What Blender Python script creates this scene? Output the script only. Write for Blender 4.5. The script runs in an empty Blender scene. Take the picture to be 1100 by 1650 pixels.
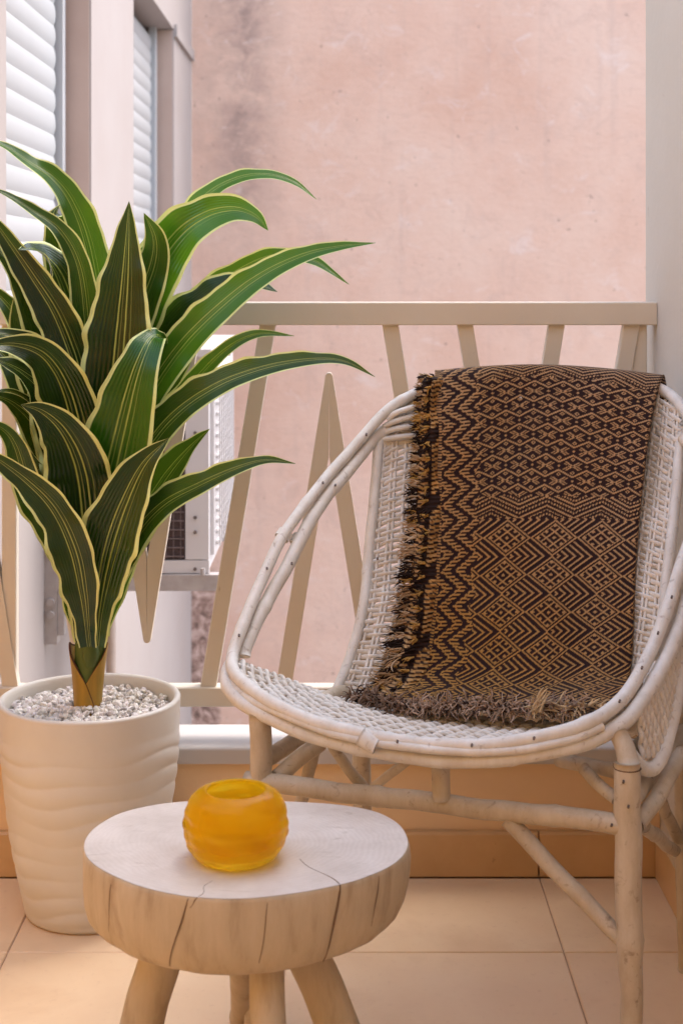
import bpy, math, random
import numpy as np
from mathutils import Vector

random.seed(7)
rng = np.random.default_rng(11)
SC = bpy.context.scene
COL = SC.collection

# ------------------------------------------------------------------ camera
F, HC, PX, PY = 2450.0, 1.1, 550.0, 440.0      # focal (photo px), eye height, principal point, horizon
cam = bpy.data.cameras.new("camera")
camo = bpy.data.objects.new("camera", cam)
COL.objects.link(camo)
camo.location = (0, 0, HC)
camo.rotation_euler = (math.radians(90), 0, 0)
cam.sensor_fit = 'HORIZONTAL'
cam.sensor_width = 24.0
cam.lens = F / 1100 * 24
cam.shift_y = -(825 - PY) / 1100
cam.clip_end = 200
cam.dof.use_dof = True
cam.dof.focus_distance = 2.36
cam.dof.aperture_fstop = 7.0
SC.camera = camo

# ------------------------------------------------------------------ world, sun, exposure
SUN_EL, SUN_AZ = 59.0, 64.0       # azimuth measured clockwise from +Y (the view direction)
w = bpy.data.worlds.new("World")
SC.world = w
w.use_nodes = True
nt = w.node_tree
for n in list(nt.nodes):
    nt.nodes.remove(n)
sky = nt.nodes.new("ShaderNodeTexSky")
sky.sky_type = 'NISHITA'
sky.sun_disc = False
sky.sun_elevation = math.radians(SUN_EL)
sky.sun_rotation = math.radians(SUN_AZ)
sky.air_density = 1.0
sky.dust_density = 2.0
sky.ozone_density = 1.0
hs = nt.nodes.new("ShaderNodeHueSaturation")
hs.inputs['Saturation'].default_value = 0.72       # a thin white overcast
bg = nt.nodes.new("ShaderNodeBackground")
bg.inputs[1].default_value = 0.15
wo = nt.nodes.new("ShaderNodeOutputWorld")
nt.links.new(sky.outputs[0], hs.inputs['Color'])
nt.links.new(hs.outputs[0], bg.inputs[0])
nt.links.new(bg.outputs[0], wo.inputs[0])

sl = bpy.data.lights.new("sun", 'SUN')
sl.energy = 0.5
sl.angle = math.radians(35)
sl.color = (1.0, 0.93, 0.85)
so = bpy.data.objects.new("sun", sl)
COL.objects.link(so)
el, az = math.radians(SUN_EL), math.radians(SUN_AZ)
to_sun = Vector((math.sin(az) * math.cos(el), math.cos(az) * math.cos(el), math.sin(el)))
so.rotation_euler = to_sun.to_track_quat('Z', 'Y').to_euler()
so.location = to_sun * 20

SC.view_settings.view_transform = 'Standard'
SC.view_settings.look = 'None'
SC.view_settings.gamma = 1
SC.view_settings.exposure = 2.28
SC.view_settings.use_curve_mapping = False
SC.render.engine = 'CYCLES'
SC.cycles.use_denoising = True
SC.cycles.max_bounces = 10
SC.cycles.diffuse_bounces = 6
SC.cycles.sample_clamp_indirect = 8


# ------------------------------------------------------------------ helpers
def P(px, py, Y):
    """a photo pixel at distance Y -> a point of the place"""
    return np.array([(px - PX) / F * Y, Y, HC - (py - PY) / F * Y])


def thing(name, label, cat, loc=(0, 0, 0), group=None):
    o = bpy.data.objects.new(name, None)
    o.empty_display_size = 0.05
    COL.objects.link(o)
    o.location = loc
    o['label'] = label
    o['category'] = cat
    if group:
        o['group'] = group
    return o


def tag(o, label, cat, group=None):
    o['label'] = label
    o['category'] = cat
    if group:
        o['group'] = group
    return o


def origin_of(parent):
    v = Vector((0, 0, 0))
    while parent is not None:
        v += parent.location
        parent = parent.parent
    return v


class MB:
    """collects numpy geometry (world coordinates) and links it as one mesh object"""

    def __init__(self):
        self.v, self.f, self.n = [], [], 0
        self.attr = {}

    def add(self, v, f, **attr):
        v = np.asarray(v, float).reshape(-1, 3)
        self.v.append(v)
        for q in f:
            self.f.append(np.asarray(q, int) + self.n)
        for k, a in attr.items():
            self.attr.setdefault(k, []).append(np.asarray(a, float))
        self.n += len(v)
        return self

    def grid(self, G, closed_u=False, closed_v=False, flip=False, **attr):
        G = np.asarray(G)
        nu, nv = G.shape[:2]
        iu = np.arange(nu if closed_u else nu - 1)
        iv = np.arange(nv if closed_v else nv - 1)
        a, b = np.meshgrid(iu, iv, indexing='ij')
        a2, b2 = (a + 1) % nu, (b + 1) % nv
        q = np.stack([a * nv + b, a2 * nv + b, a2 * nv + b2, a * nv + b2], -1).reshape(-1, 4)
        if flip:
            q = q[:, ::-1]
        self.v.append(G.reshape(-1, 3))
        self.f.append((q + self.n))
        for k, x in attr.items():
            x = np.asarray(x, float)
            self.attr.setdefault(k, []).append(x.reshape(nu * nv, -1) if x.ndim == 3 else x.reshape(-1))
        self.n += nu * nv
        return self

    def box(self, x0, x1, y0, y1, z0, z1):
        v = [(x, y, z) for x in (x0, x1) for y in (y0, y1) for z in (z0, z1)]
        f = [(0, 1, 3, 2), (4, 6, 7, 5), (0, 4, 5, 1), (2, 3, 7, 6), (0, 2, 6, 4), (1, 5, 7, 3)]
        return self.add(v, f)

    def prism(self, poly, axis, a, b):
        """poly of 2D points extruded along axis (0 x, 1 y, 2 z) from a to b"""
        poly = list(poly)
        n = len(poly)

        def mk(p, c):
            q = list(p)
            q.insert(axis, c)
            return q
        v = [mk(p, a) for p in poly] + [mk(p, b) for p in poly]
        f = [tuple(range(n))[::-1], tuple(range(n, 2 * n))]
        for i in range(n):
            j = (i + 1) % n
            f.append((i, j, n + j, n + i))
        return self.add(v, f)

    def tube(self, pts, r, ns=12, step=0.008, wob=0.0, closed=False, spline=True, squash=None, caps=True, nodes=0, **attr):
        pts = np.asarray(pts, float)
        C = resample(pts, step, closed) if spline else pts
        n = len(C)
        if wob:
            ph = rng.uniform(0, 6.28, (3, 3))
            s = np.linspace(0, 1, n)[:, None]
            L = np.linalg.norm(np.diff(C, axis=0), axis=1).sum()
            for k in range(3):
                fr = (k + 1) * max(1, round(L * 4)) if closed else (k + 1) * L * 5
                C = C + wob / (k + 1) * np.sin(2 * np.pi * fr * s + ph[k])
        T = np.gradient(C, axis=0)
        if closed:
            T = np.roll(C, -1, 0) - np.roll(C, 1, 0)
        T /= np.linalg.norm(T, axis=1)[:, None] + 1e-12
        N = np.zeros_like(C)
        up = np.array([0, 0, 1.0]) if abs(T[0][2]) < 0.9 else np.array([0, 1.0, 0])
        v = up - T[0] * up.dot(T[0])
        N[0] = v / np.linalg.norm(v)
        for i in range(1, n):
            v = N[i - 1] - T[i] * N[i - 1].dot(T[i])
            N[i] = v / np.linalg.norm(v)
        B = np.cross(T, N)
        if closed:      # spread the twist
            x, y = N[0].dot(N[-1]), N[0].dot(B[-1])
            tw = math.atan2(y, x)
            a = tw * np.linspace(0, 1, n)[:, None]
            N, B = N * np.cos(a) + B * np.sin(a), B * np.cos(a) - N * np.sin(a)
        r = np.asarray(r, float)
        if r.ndim == 0:
            R = np.full(n, float(r))
        else:
            R = np.interp(np.linspace(0, 1, n), np.linspace(0, 1, len(r)), r)
        if nodes:
            s = np.concatenate([[0], np.cumsum(np.linalg.norm(np.diff(C, axis=0), axis=1))])
            c = rng.uniform(0.03, nodes)
            while c < s[-1]:
                R = R * (1 + 0.13 * np.exp(-((s - c) / 0.006) ** 2))
                c += nodes * rng.uniform(0.7, 1.4)
        a = np.linspace(0, 2 * np.pi, ns, endpoint=False)
        ca, sa = np.cos(a), np.sin(a)
        sq = squash if squash else (1, 1)
        G = C[:, None, :] + R[:, None, None] * (N[:, None, :] * (ca * sq[0])[None, :, None] + B[:, None, :] * (sa * sq[1])[None, :, None])
        at = {}
        for k, x in attr.items():
            x = np.asarray(x, float)
            at[k] = np.broadcast_to(x, (n * ns, x.size)).reshape(n, ns, x.size) if x.ndim == 1 else np.full((n, ns), float(x))
        base = self.n
        self.grid(G, closed_u=closed, closed_v=True, **at)
        if caps and not closed:
            self.f.append(np.array([base + np.arange(ns)[::-1]]))
            self.f.append(np.array([base + (n - 1) * ns + np.arange(ns)]))
        return self

    def build(self, name, mat, parent=None, smooth=True, loc=None, auto=None):
        V = np.concatenate(self.v)
        if loc is None:
            o0 = origin_of(parent)
            loc = (0, 0, 0)
            V = V - np.array(o0)
        else:
            o0 = origin_of(parent)
            V = V - np.array(o0) - np.array(loc)
        me = bpy.data.meshes.new(name)
        faces = []
        for a in self.f:
            a = np.asarray(a)
            if a.ndim == 1:
                faces.append(a)
            else:
                faces.extend(a)
        tot = np.array([len(x) for x in faces], dtype=np.int32)
        idx = np.concatenate(faces).astype(np.int32)
        me.vertices.add(len(V))
        me.vertices.foreach_set("co", V.astype(np.float32).ravel())
        me.loops.add(len(idx))
        me.loops.foreach_set("vertex_index", idx)
        me.polygons.add(len(tot))
        st = np.concatenate([[0], np.cumsum(tot)[:-1]]).astype(np.int32)
        me.polygons.foreach_set("loop_start", st)
        me.polygons.foreach_set("loop_total", tot)
        me.update(calc_edges=True)
        me.validate()
        for k, parts in self.attr.items():
            A = np.concatenate(parts)
            if A.ndim == 2 and A.shape[1] >= 3:
                at = me.attributes.new(k, 'FLOAT_COLOR', 'POINT')
                c = np.ones((len(V), 4), np.float32)
                c[:, :3] = A[:, :3]
                at.data.foreach_set("color", c.ravel())
            else:
                at = me.attributes.new(k, 'FLOAT', 'POINT')
                at.data.foreach_set("value", A.astype(np.float32).ravel())
        me.polygons.foreach_set("use_smooth", np.full(len(tot), bool(smooth)))
        if auto is not None:
            me.set_sharp_from_angle(angle=math.radians(auto))
        if mat:
            me.materials.append(mat)
        o = bpy.data.objects.new(name, me)
        COL.objects.link(o)
        o.location = loc
        if parent is not None:
            o.parent = parent
        return o


def resample(pts, step=0.008, closed=False):
    pts = np.asarray(pts, float)
    n = len(pts)
    if n == 2 and not closed:
        k = max(2, int(np.linalg.norm(pts[1] - pts[0]) / step) + 1)
        return pts[0] + (pts[1] - pts[0]) * np.linspace(0, 1, k)[:, None]
    out = []
    m = n if closed else n - 1
    for i in range(m):
        if closed:
            p0, p1, p2, p3 = pts[(i - 1) % n], pts[i], pts[(i + 1) % n], pts[(i + 2) % n]
        else:
            p1, p2 = pts[i], pts[i + 1]
            p0 = pts[i - 1] if i > 0 else 2 * p1 - p2
            p3 = pts[i + 2] if i + 2 < n else 2 * p2 - p1
        k = 8
        t = np.linspace(0, 1, k, endpoint=False)[:, None]
        out.append(0.5 * (2 * p1 + (p2 - p0) * t + (2 * p0 - 5 * p1 + 4 * p2 - p3) * t ** 2 + (3 * p1 - p0 - 3 * p2 + p3) * t ** 3))
    C = np.concatenate(out)
    C = np.concatenate([C, pts[:1] if closed else pts[-1:]])
    s = np.concatenate([[0], np.cumsum(np.linalg.norm(np.diff(C, axis=0), axis=1))])
    k = max(3, int(s[-1] / step) + 1)
    u = np.linspace(0, s[-1], k)
    if closed:
        u = u[:-1]
    return np.stack([np.interp(u, s, C[:, d]) for d in range(3)], -1)


def curve_at(pts, u):
    """points at fractions u of arc length along a smooth curve"""
    C = resample(pts, 0.003)
    s = np.concatenate([[0], np.cumsum(np.linalg.norm(np.diff(C, axis=0), axis=1))])
    x = np.asarray(u) * s[-1]
    return np.stack([np.interp(x, s, C[:, d]) for d in range(3)], -1)


def PP(lst):
    return np.array([P(*p) for p in lst])


# ------------------------------------------------------------------ materials
def mat(name, rough=0.6, spec=0.35):
    m = bpy.data.materials.new(name)
    m.use_nodes = True
    t = m.node_tree
    b = t.nodes['Principled BSDF']
    b.inputs['Roughness'].default_value = rough
    b.inputs['Specular IOR Level'].default_value = spec
    return m, t, b


def node(t, typ, **kw):
    n = t.nodes.new(typ)
    for k, v in kw.items():
        if k in n.inputs:
            n.inputs[k].default_value = v
        else:
            setattr(n, k, v)
    return n


def noise(t, scale, detail=4, rough=0.55, vec=None, dist=0.0):
    n = node(t, "ShaderNodeTexNoise", Scale=scale, Detail=detail, Roughness=rough, Distortion=dist)
    if vec is not None:
        t.links.new(vec, n.inputs['Vector'])
    return n


def ramp(t, fac, stops):
    r = t.nodes.new("ShaderNodeValToRGB")
    e = r.color_ramp.elements
    while len(e) < len(stops):
        e.new(0.5)
    for el_, (p, c) in zip(e, stops):
        el_.position = p
        el_.color = (*c, 1) if len(c) == 3 else c
    t.links.new(fac, r.inputs['Fac'])
    return r


def mix(t, fac, a, b, blend='MIX'):
    m = t.nodes.new("ShaderNodeMix")
    m.data_type = 'RGBA'
    m.blend_type = blend
    for sock, v in ((m.inputs[0], fac), (m.inputs[6], a), (m.inputs[7], b)):
        if hasattr(v, 'links'):
            t.links.new(v, sock)
        elif isinstance(v, (int, float)):
            sock.default_value = v
        else:
            sock.default_value = (*v, 1)
    return m.outputs[2]


def math_(t, op, a, b=None, c=None, clamp=False):
    m = t.nodes.new("ShaderNodeMath")
    m.operation = op
    m.use_clamp = clamp
    for i, v in enumerate((a, b, c)):
        if v is None:
            continue
        if hasattr(v, 'links'):
            t.links.new(v, m.inputs[i])
        else:
            m.inputs[i].default_value = v
    return m.outputs[0]


def coords(t, scale=(1, 1, 1), kind='Object'):
    tc = t.nodes.new("ShaderNodeTexCoord")
    mp = t.nodes.new("ShaderNodeMapping")
    mp.inputs['Scale'].default_value = scale
    t.links.new(tc.outputs[kind], mp.inputs['Vector'])
    return mp.outputs[0]


def bump(t, b, h, strength=0.3, dist=0.002, prev=None):
    n = t.nodes.new("ShaderNodeBump")
    n.inputs['Strength'].default_value = strength
    n.inputs['Distance'].default_value = dist
    t.links.new(h, n.inputs['Height'])
    if prev is not None:
        t.links.new(prev, n.inputs['Normal'])
    t.links.new(n.outputs[0], b.inputs['Normal'])
    return n.outputs[0]


def attr(t, name):
    a = t.nodes.new("ShaderNodeAttribute")
    a.attribute_name = name
    return a


def setc(t, b, c):
    if hasattr(c, 'links'):
        t.links.new(c, b.inputs['Base Color'])
    else:
        b.inputs['Base Color'].default_value = (*c, 1)


def mk_plain(name, c, c2=None, scale=6, rough=0.6, bs=0.15, bscale=80, spec=0.3, stops=(0.35, 0.7)):
    m, t, b = mat(name, rough, spec)
    v = coords(t)
    if c2 is None:
        c2 = tuple(x * 0.86 for x in c)
    n = noise(t, scale, 6, 0.6, v)
    r = ramp(t, n.outputs[0], [(stops[0], c), (stops[1], c2)])
    setc(t, b, r.outputs[0])
    n2 = noise(t, bscale, 5, 0.6, v)
    bump(t, b, n2.outputs[0], bs, 0.002)
    return m


M = {}
# pink roughcast render with age stains
m, t, b = mat("pink_plaster", 0.9, 0.15)
v = coords(t)
n1 = noise(t, 1.3, 10, 0.72, v, 0.3)
c1 = ramp(t, n1.outputs[0], [(0.28, (0.62, 0.37, 0.27)), (0.5, (0.69, 0.455, 0.35)), (0.70, (0.715, 0.505, 0.40))])
n2 = noise(t, 6.0, 8, 0.7, v, 0.6)
c2 = mix(t, ramp(t, n2.outputs[0], [(0.52, (0, 0, 0)), (0.72, (0.75, 0.75, 0.75))]).outputs[0], c1.outputs[0], (0.58, 0.385, 0.305))
sx = t.nodes.new("ShaderNodeSeparateXYZ")
t.links.new(v, sx.inputs[0])
wz = noise(t, 2.2, 6, 0.65, v, 0.4)
# a grey damp streak that runs down close to the inner corner
dx = math_(t, 'SUBTRACT', sx.outputs[0], -0.47)
dx = math_(t, 'ABSOLUTE', dx)
st = math_(t, 'SUBTRACT', 0.24, dx)
st = math_(t, 'MULTIPLY', st, 4.5, clamp=True)
hz = math_(t, 'SUBTRACT', sx.outputs[2], 0.95)
hz = math_(t, 'MULTIPLY', hz, 1.6, clamp=True)
st = math_(t, 'MULTIPLY', st, hz)
wz2 = noise(t, 9, 9, 0.75, v, 0.6)
nz = ramp(t, math_(t, 'MULTIPLY_ADD', wz2.outputs[0], 0.6, math_(t, 'MULTIPLY', wz.outputs[0], 0.4)), [(0.38, (0.05, 0.05, 0.05)), (0.60, (1, 1, 1))])
st = math_(t, 'MULTIPLY', st, nz.outputs[0], clamp=True)
c3 = mix(t, st, c2, (0.36, 0.25, 0.21))
# thin run-off streaks and trowel patches
dr = noise(t, 5.5, 6, 0.6, coords(t, (2.2, 1, 0.12)))
c3 = mix(t, math_(t, 'MULTIPLY', ramp(t, dr.outputs[0], [(0.57, (0, 0, 0)), (0.72, (1, 1, 1))]).outputs[0], 0.30), c3, (0.49, 0.335, 0.28))
tw = noise(t, 14, 9, 0.7, coords(t, (0.6, 1, 1.6)), 1.4)
c3 = mix(t, ramp(t, tw.outputs[0], [(0.55, (0, 0, 0)), (0.68, (0.55, 0.55, 0.55))]).outputs[0], c3, (0.61, 0.40, 0.315))
tw2 = noise(t, 8, 8, 0.68, coords(t, (0.8, 1, 1.1)), 0.8)
c3 = mix(t, ramp(t, tw2.outputs[0], [(0.57, (0, 0, 0)), (0.68, (0.5, 0.5, 0.5))]).outputs[0], c3, (0.74, 0.59, 0.53))
# flaking render at the foot of the corner
lo = math_(t, 'SUBTRACT', -0.25, sx.outputs[2])
lo = math_(t, 'MULTIPLY', lo, 8, clamp=True)
le = math_(t, 'SUBTRACT', -0.565, sx.outputs[0])
le = math_(t, 'ADD', le, math_(t, 'MULTIPLY', math_(t, 'SUBTRACT', wz.outputs[0], 0.5), 0.12))
le = math_(t, 'MULTIPLY', le, 40, clamp=True)
fl = noise(t, 16, 8, 0.75, v, 1.2)
fr_ = ramp(t, fl.outputs[0], [(0.40, (0.16, 0.10, 0.08)), (0.5, (0.36, 0.22, 0.17)), (0.6, (0.6, 0.42, 0.35))])
c4 = mix(t, math_(t, 'MULTIPLY', lo, le), c3, fr_.outputs[0])
sp = noise(t, 34, 3, 0.5, v)
c5 = mix(t, ramp(t, sp.outputs[0], [(0.70, (0, 0, 0)), (0.76, (0.7, 0.7, 0.7))]).outputs[0], c4, (0.35, 0.22, 0.18))
setc(t, b, c5)
bn = noise(t, 28, 10, 0.72, v)
bump(t, b, math_(t, 'ADD', bn.outputs[0], tw.outputs[0]), 0.30, 0.010)
M['pink'] = m

M['wing'] = mk_plain("pale_render", (0.37, 0.32, 0.30), (0.345, 0.29, 0.265), 2.0, 0.85, 0.25, 60)
M['reveal'] = mk_plain("reveal_render", (0.47, 0.34, 0.28), (0.42, 0.295, 0.24), 3.0, 0.85, 0.25, 60)
M['shutter'] = mk_plain("shutter_white", (0.40, 0.40, 0.40), (0.375, 0.375, 0.375), 3, 0.45, 0.05)
M['white_frame'] = mk_plain("frame_white", (0.45, 0.445, 0.45), None, 3, 0.45, 0.05)
M['dark'] = mk_plain("dark_gap", (0.03, 0.03, 0.035), None, 3, 0.8, 0.0)

m, t, b = mat("cream_wall", 0.8, 0.2)
v = coords(t)
n1 = noise(t, 1.8, 5, 0.55, v)
c = ramp(t, n1.outputs[0], [(0.35, (0.575, 0.53, 0.475)), (0.7, (0.525, 0.475, 0.41))])
n2 = noise(t, 22, 3, 0.5, v)
c = mix(t, ramp(t, n2.outputs[0], [(0.73, (0, 0, 0)), (0.77, (0.6, 0.6, 0.6))]).outputs[0], c.outputs[0], (0.40, 0.30, 0.24))
setc(t, b, c)
bump(t, b, noise(t, 50, 8, 0.65, v).outputs[0], 0.22, 0.004)
M['cream'] = m

m, t, b = mat("tan_wall", 0.75, 0.25)
v = coords(t)
n1 = noise(t, 3.0, 6, 0.6, v)
c = ramp(t, n1.outputs[0], [(0.35, (0.77, 0.57, 0.36)), (0.7, (0.72, 0.51, 0.305))])
setc(t, b, c.outputs[0])
bump(t, b, noise(t, 40, 8, 0.65, v).outputs[0], 0.2, 0.004)
M['tan'] = m

m, t, b = mat("skirting_tile", 0.4, 0.4)
v = coords(t)
n1 = noise(t, 5.0, 7, 0.65, v)
c = ramp(t, n1.outputs[0], [(0.3, (0.62, 0.41, 0.215)), (0.7, (0.52, 0.33, 0.155))])
n2 = noise(t, 30, 4, 0.6, v)
c = mix(t, ramp(t, n2.outputs[0], [(0.68, (0, 0, 0)), (0.76, (0.8, 0.8, 0.8))]).outputs[0], c.outputs[0], (0.20, 0.11, 0.05))
setc(t, b, c)
bump(t, b, n1.outputs[0], 0.1, 0.003)
M['skirt'] = m

m, t, b = mat("floor_tile", 0.36, 0.4)
v = coords(t, (1, 1, 1))
oi = t.nodes.new("ShaderNodeObjectInfo")
n1 = noise(t, 3.2, 8, 0.62, v, 0.5)
c = ramp(t, n1.outputs[0], [(0.3, (0.70, 0.49, 0.30)), (0.5, (0.745, 0.545, 0.345)), (0.75, (0.62, 0.41, 0.24))])
n2 = noise(t, 70, 4, 0.6, v)
c = mix(t, ramp(t, n2.outputs[0], [(0.60, (0, 0, 0)), (0.72, (0.22, 0.22, 0.22))]).outputs[0], c.outputs[0], (0.50, 0.31, 0.20))
c = mix(t, math_(t, 'MULTIPLY', oi.outputs['Random'], 0.15), c, (0.58, 0.36, 0.24))
setc(t, b, c)
rr = ramp(t, noise(t, 9, 5, 0.6, v).outputs[0], [(0.3, (0.30, 0.30, 0.30)), (0.7, (0.48, 0.48, 0.48))])
t.links.new(rr.outputs[0], b.inputs['Roughness'])
bump(t, b, noise(t, 14, 5, 0.5, v).outputs[0], 0.08, 0.004)
M['tile'] = m
M['grout'] = mk_plain("grout", (0.56, 0.39, 0.28), (0.36, 0.235, 0.15), 14, 0.9, 0.3)
M['concrete'] = mk_plain("yard_concrete", (0.34, 0.31, 0.28), None, 2, 0.9, 0.3)
M['ochre'] = mk_plain("bounce_ochre", (0.78, 0.46, 0.14), (0.73, 0.42, 0.12), 3, 0.85, 0.2)  # ochre invented to bounce warm light, for the walls out of view
M['sill'] = mk_plain("sill_white", (0.50, 0.475, 0.46), (0.46, 0.43, 0.41), 5, 0.5, 0.12)

m, t, b = mat("railing_paint", 0.45, 0.4)
v = coords(t)
n1 = noise(t, 4.0, 6, 0.6, v)
c = ramp(t, n1.outputs[0], [(0.35, (0.64, 0.575, 0.48)), (0.7, (0.59, 0.515, 0.42))])
sc_ = noise(t, 55, 5, 0.7, coords(t, (1, 1, 0.25)))
c = mix(t, ramp(t, sc_.outputs[0], [(0.69, (0, 0, 0)), (0.74, (0.7, 0.7, 0.7))]).outputs[0], c.outputs[0], (0.33, 0.25, 0.19))
setc(t, b, c)
bump(t, b, noise(t, 60, 5, 0.6, v).outputs[0], 0.12, 0.002)
M['rail'] = m


def rattan(name, light, worn, dark, sc=1.0, thr=0.62):
    m, t, b = mat(name, 0.5, 0.35)
    v = coords(t)
    n1 = noise(t, 34 * sc, 7, 0.7, coords(t, (1, 1, 0.35)))
    c = ramp(t, n1.outputs[0], [(0.36, light), (0.66, worn)])
    n2 = noise(t, 75 * sc, 4, 0.6, v, 0.8)
    c = mix(t, ramp(t, n2.outputs[0], [(thr - 0.03, (0, 0, 0)), (thr + 0.10, (0.6, 0.6, 0.6))]).outputs[0], c.outputs[0], dark)
    setc(t, b, c)
    bump(t, b, noise(t, 130, 6, 0.6, v).outputs[0], 0.25, 0.0015)
    return m


M['rattan'] = rattan("rattan_painted", (0.66, 0.645, 0.615), (0.56, 0.52, 0.47), (0.22, 0.15, 0.11), 1.0, 0.635)
M['rattan_leg_shaded'] = rattan("rattan_leg_shaded", (0.54, 0.465, 0.365), (0.42, 0.34, 0.245), (0.16, 0.10, 0.06), 0.8, 0.63)  # same white paint, with the warm shade of the lower frame in the colour
M['weave'] = rattan("weave_painted", (0.70, 0.67, 0.63), (0.58, 0.52, 0.45), (0.24, 0.16, 0.11), 1.2, 0.63)
M['under'] = mk_plain("gap_shade_brown", (0.16, 0.10, 0.07), (0.10, 0.06, 0.04), 30, 0.8)  # dark brown for the shaded gap at the leg top

# leaf: pale margins, pale streaks beside the midrib, dark green blades
m, t, b = mat("leaf_green", 0.24, 0.45)
ac = attr(t, "across")
al = attr(t, "along")
tn = attr(t, "tint")
vv = coords(t)
wn = noise(t, 9, 3, 0.5, vv)
a = ac.outputs['Fac']
aw = math_(t, 'ADD', a, math_(t, 'MULTIPLY', math_(t, 'SUBTRACT', wn.outputs[0], 0.5), 0.10))
aw = math_(t, 'ADD', aw, math_(t, 'MULTIPLY', math_(t, 'SUBTRACT', tn.outputs['Fac'], 0.45), 0.22))
ab = math_(t, 'ABSOLUTE', aw)
green = ramp(t, tn.outputs['Fac'], [(0.0, (0.004, 0.015, 0.003)), (0.5, (0.007, 0.029, 0.0035)), (1.0, (0.024, 0.135, 0.004))])
vein = math_(t, 'SINE', math_(t, 'MULTIPLY', a, 62))
vein = math_(t, 'MULTIPLY_ADD', vein, 0.5, 0.5)
wv_ = noise(t, 24, 4, 0.6, coords(t, (1, 1, 0.3)))
vein = math_(t, 'MULTIPLY', vein, math_(t, 'MULTIPLY', wv_.outputs[0], 1.6))
gr = mix(t, math_(t, 'MULTIPLY', vein, 0.20), green.outputs[0], (0.060, 0.13, 0.016))
# soft lighter streaks near the middle
s1 = math_(t, 'SUBTRACT', 1.0, math_(t, 'MULTIPLY', math_(t, 'ABSOLUTE', math_(t, 'SUBTRACT', ab, 0.13)), 26), clamp=True)
s2 = math_(t, 'SUBTRACT', 1.0, math_(t, 'MULTIPLY', math_(t, 'ABSOLUTE', math_(t, 'SUBTRACT', aw, 0.30)), 34), clamp=True)
s3 = math_(t, 'SUBTRACT', 1.0, math_(t, 'MULTIPLY', math_(t, 'ABSOLUTE', math_(t, 'SUBTRACT', aw, -0.02)), 40), clamp=True)
fade = math_(t, 'SUBTRACT', 1.05, al.outputs['Fac'], clamp=True)
s12 = math_(t, 'MAXIMUM', math_(t, 'MULTIPLY', s1, 0.85), math_(t, 'MULTIPLY', math_(t, 'MULTIPLY', s2, 0.8), fade))
s12 = math_(t, 'MAXIMUM', s12, math_(t, 'MULTIPLY', s3, 0.35))
s12 = math_(t, 'MULTIPLY', s12, math_(t, 'MULTIPLY_ADD', wv_.outputs[0], 1.5, 0.25, True))
gr = mix(t, s12, gr, (0.50, 0.56, 0.13))
abe = math_(t, 'ABSOLUTE', a)
edge = ramp(t, abe, [(0.845, (0, 0, 0)), (0.875, (1, 1, 1))])
gr = mix(t, edge.outputs[0], gr, (0.66, 0.72, 0.30))
setc(t, b, gr)
pl = math_(t, 'SINE', math_(t, 'MULTIPLY', a, 46))
bump(t, b, math_(t, 'MULTIPLY', pl, wv_.outputs[0]), 0.30, 0.0016)
tr = t.nodes.new("ShaderNodeBsdfTranslucent")
tc_ = mix(t, 0.75, gr, (0.22, 0.42, 0.02), 'MIX')
tc_ = mix(t, edge.outputs[0], tc_, (0.7, 0.75, 0.25))
t.links.new(tc_, tr.inputs['Color'])
ms = t.nodes.new("ShaderNodeMixShader")
t.links.new(math_(t, 'MULTIPLY_ADD', tn.outputs['Fac'], 0.22, 0.04), ms.inputs[0])
t.links.new(b.outputs[0], ms.inputs[1])
t.links.new(tr.outputs[0], ms.inputs[2])
t.links.new(ms.outputs[0], t.nodes['Material Output'].inputs['Surface'])
M['leaf'] = m

m, t, b = mat("stem_green", 0.5, 0.3)
v = coords(t, (1, 1, 0.15))
c = ramp(t, noise(t, 60, 5, 0.6, v).outputs[0], [(0.3, (0.10, 0.13, 0.025)), (0.7, (0.06, 0.09, 0.018))])
setc(t, b, c.outputs[0])
M['stem'] = m
m, t, b = mat("sheath_ochre", 0.45, 0.35)
v = coords(t, (1, 1, 0.12))
c = ramp(t, noise(t, 70, 6, 0.65, v).outputs[0], [(0.3, (0.42, 0.23, 0.025)), (0.55, (0.33, 0.19, 0.022)), (0.8, (0.20, 0.15, 0.02))])
setc(t, b, c.outputs[0])
bump(t, b, noise(t, 90, 5, 0.6, v).outputs[0], 0.2, 0.001)
M['sheath'] = m
M['sheath_edge'] = mk_plain("sheath_edge", (0.10, 0.035, 0.015), None, 20, 0.7)

M['pot'] = mk_plain("pot_glaze", (0.64, 0.61, 0.56), (0.59, 0.55, 0.49), 5, 0.42, 0.06, 60)
m, t, b = mat("pebbles", 0.7, 0.3)
c = attr(t, "col")
nn = noise(t, 160, 4, 0.6, coords(t))
cc = mix(t, math_(t, 'MULTIPLY', nn.outputs[0], 0.25), c.outputs['Color'], (0.42, 0.37, 0.33))
setc(t, b, cc)
bump(t, b, nn.outputs[0], 0.2, 0.001)
M['pebble'] = m

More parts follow.
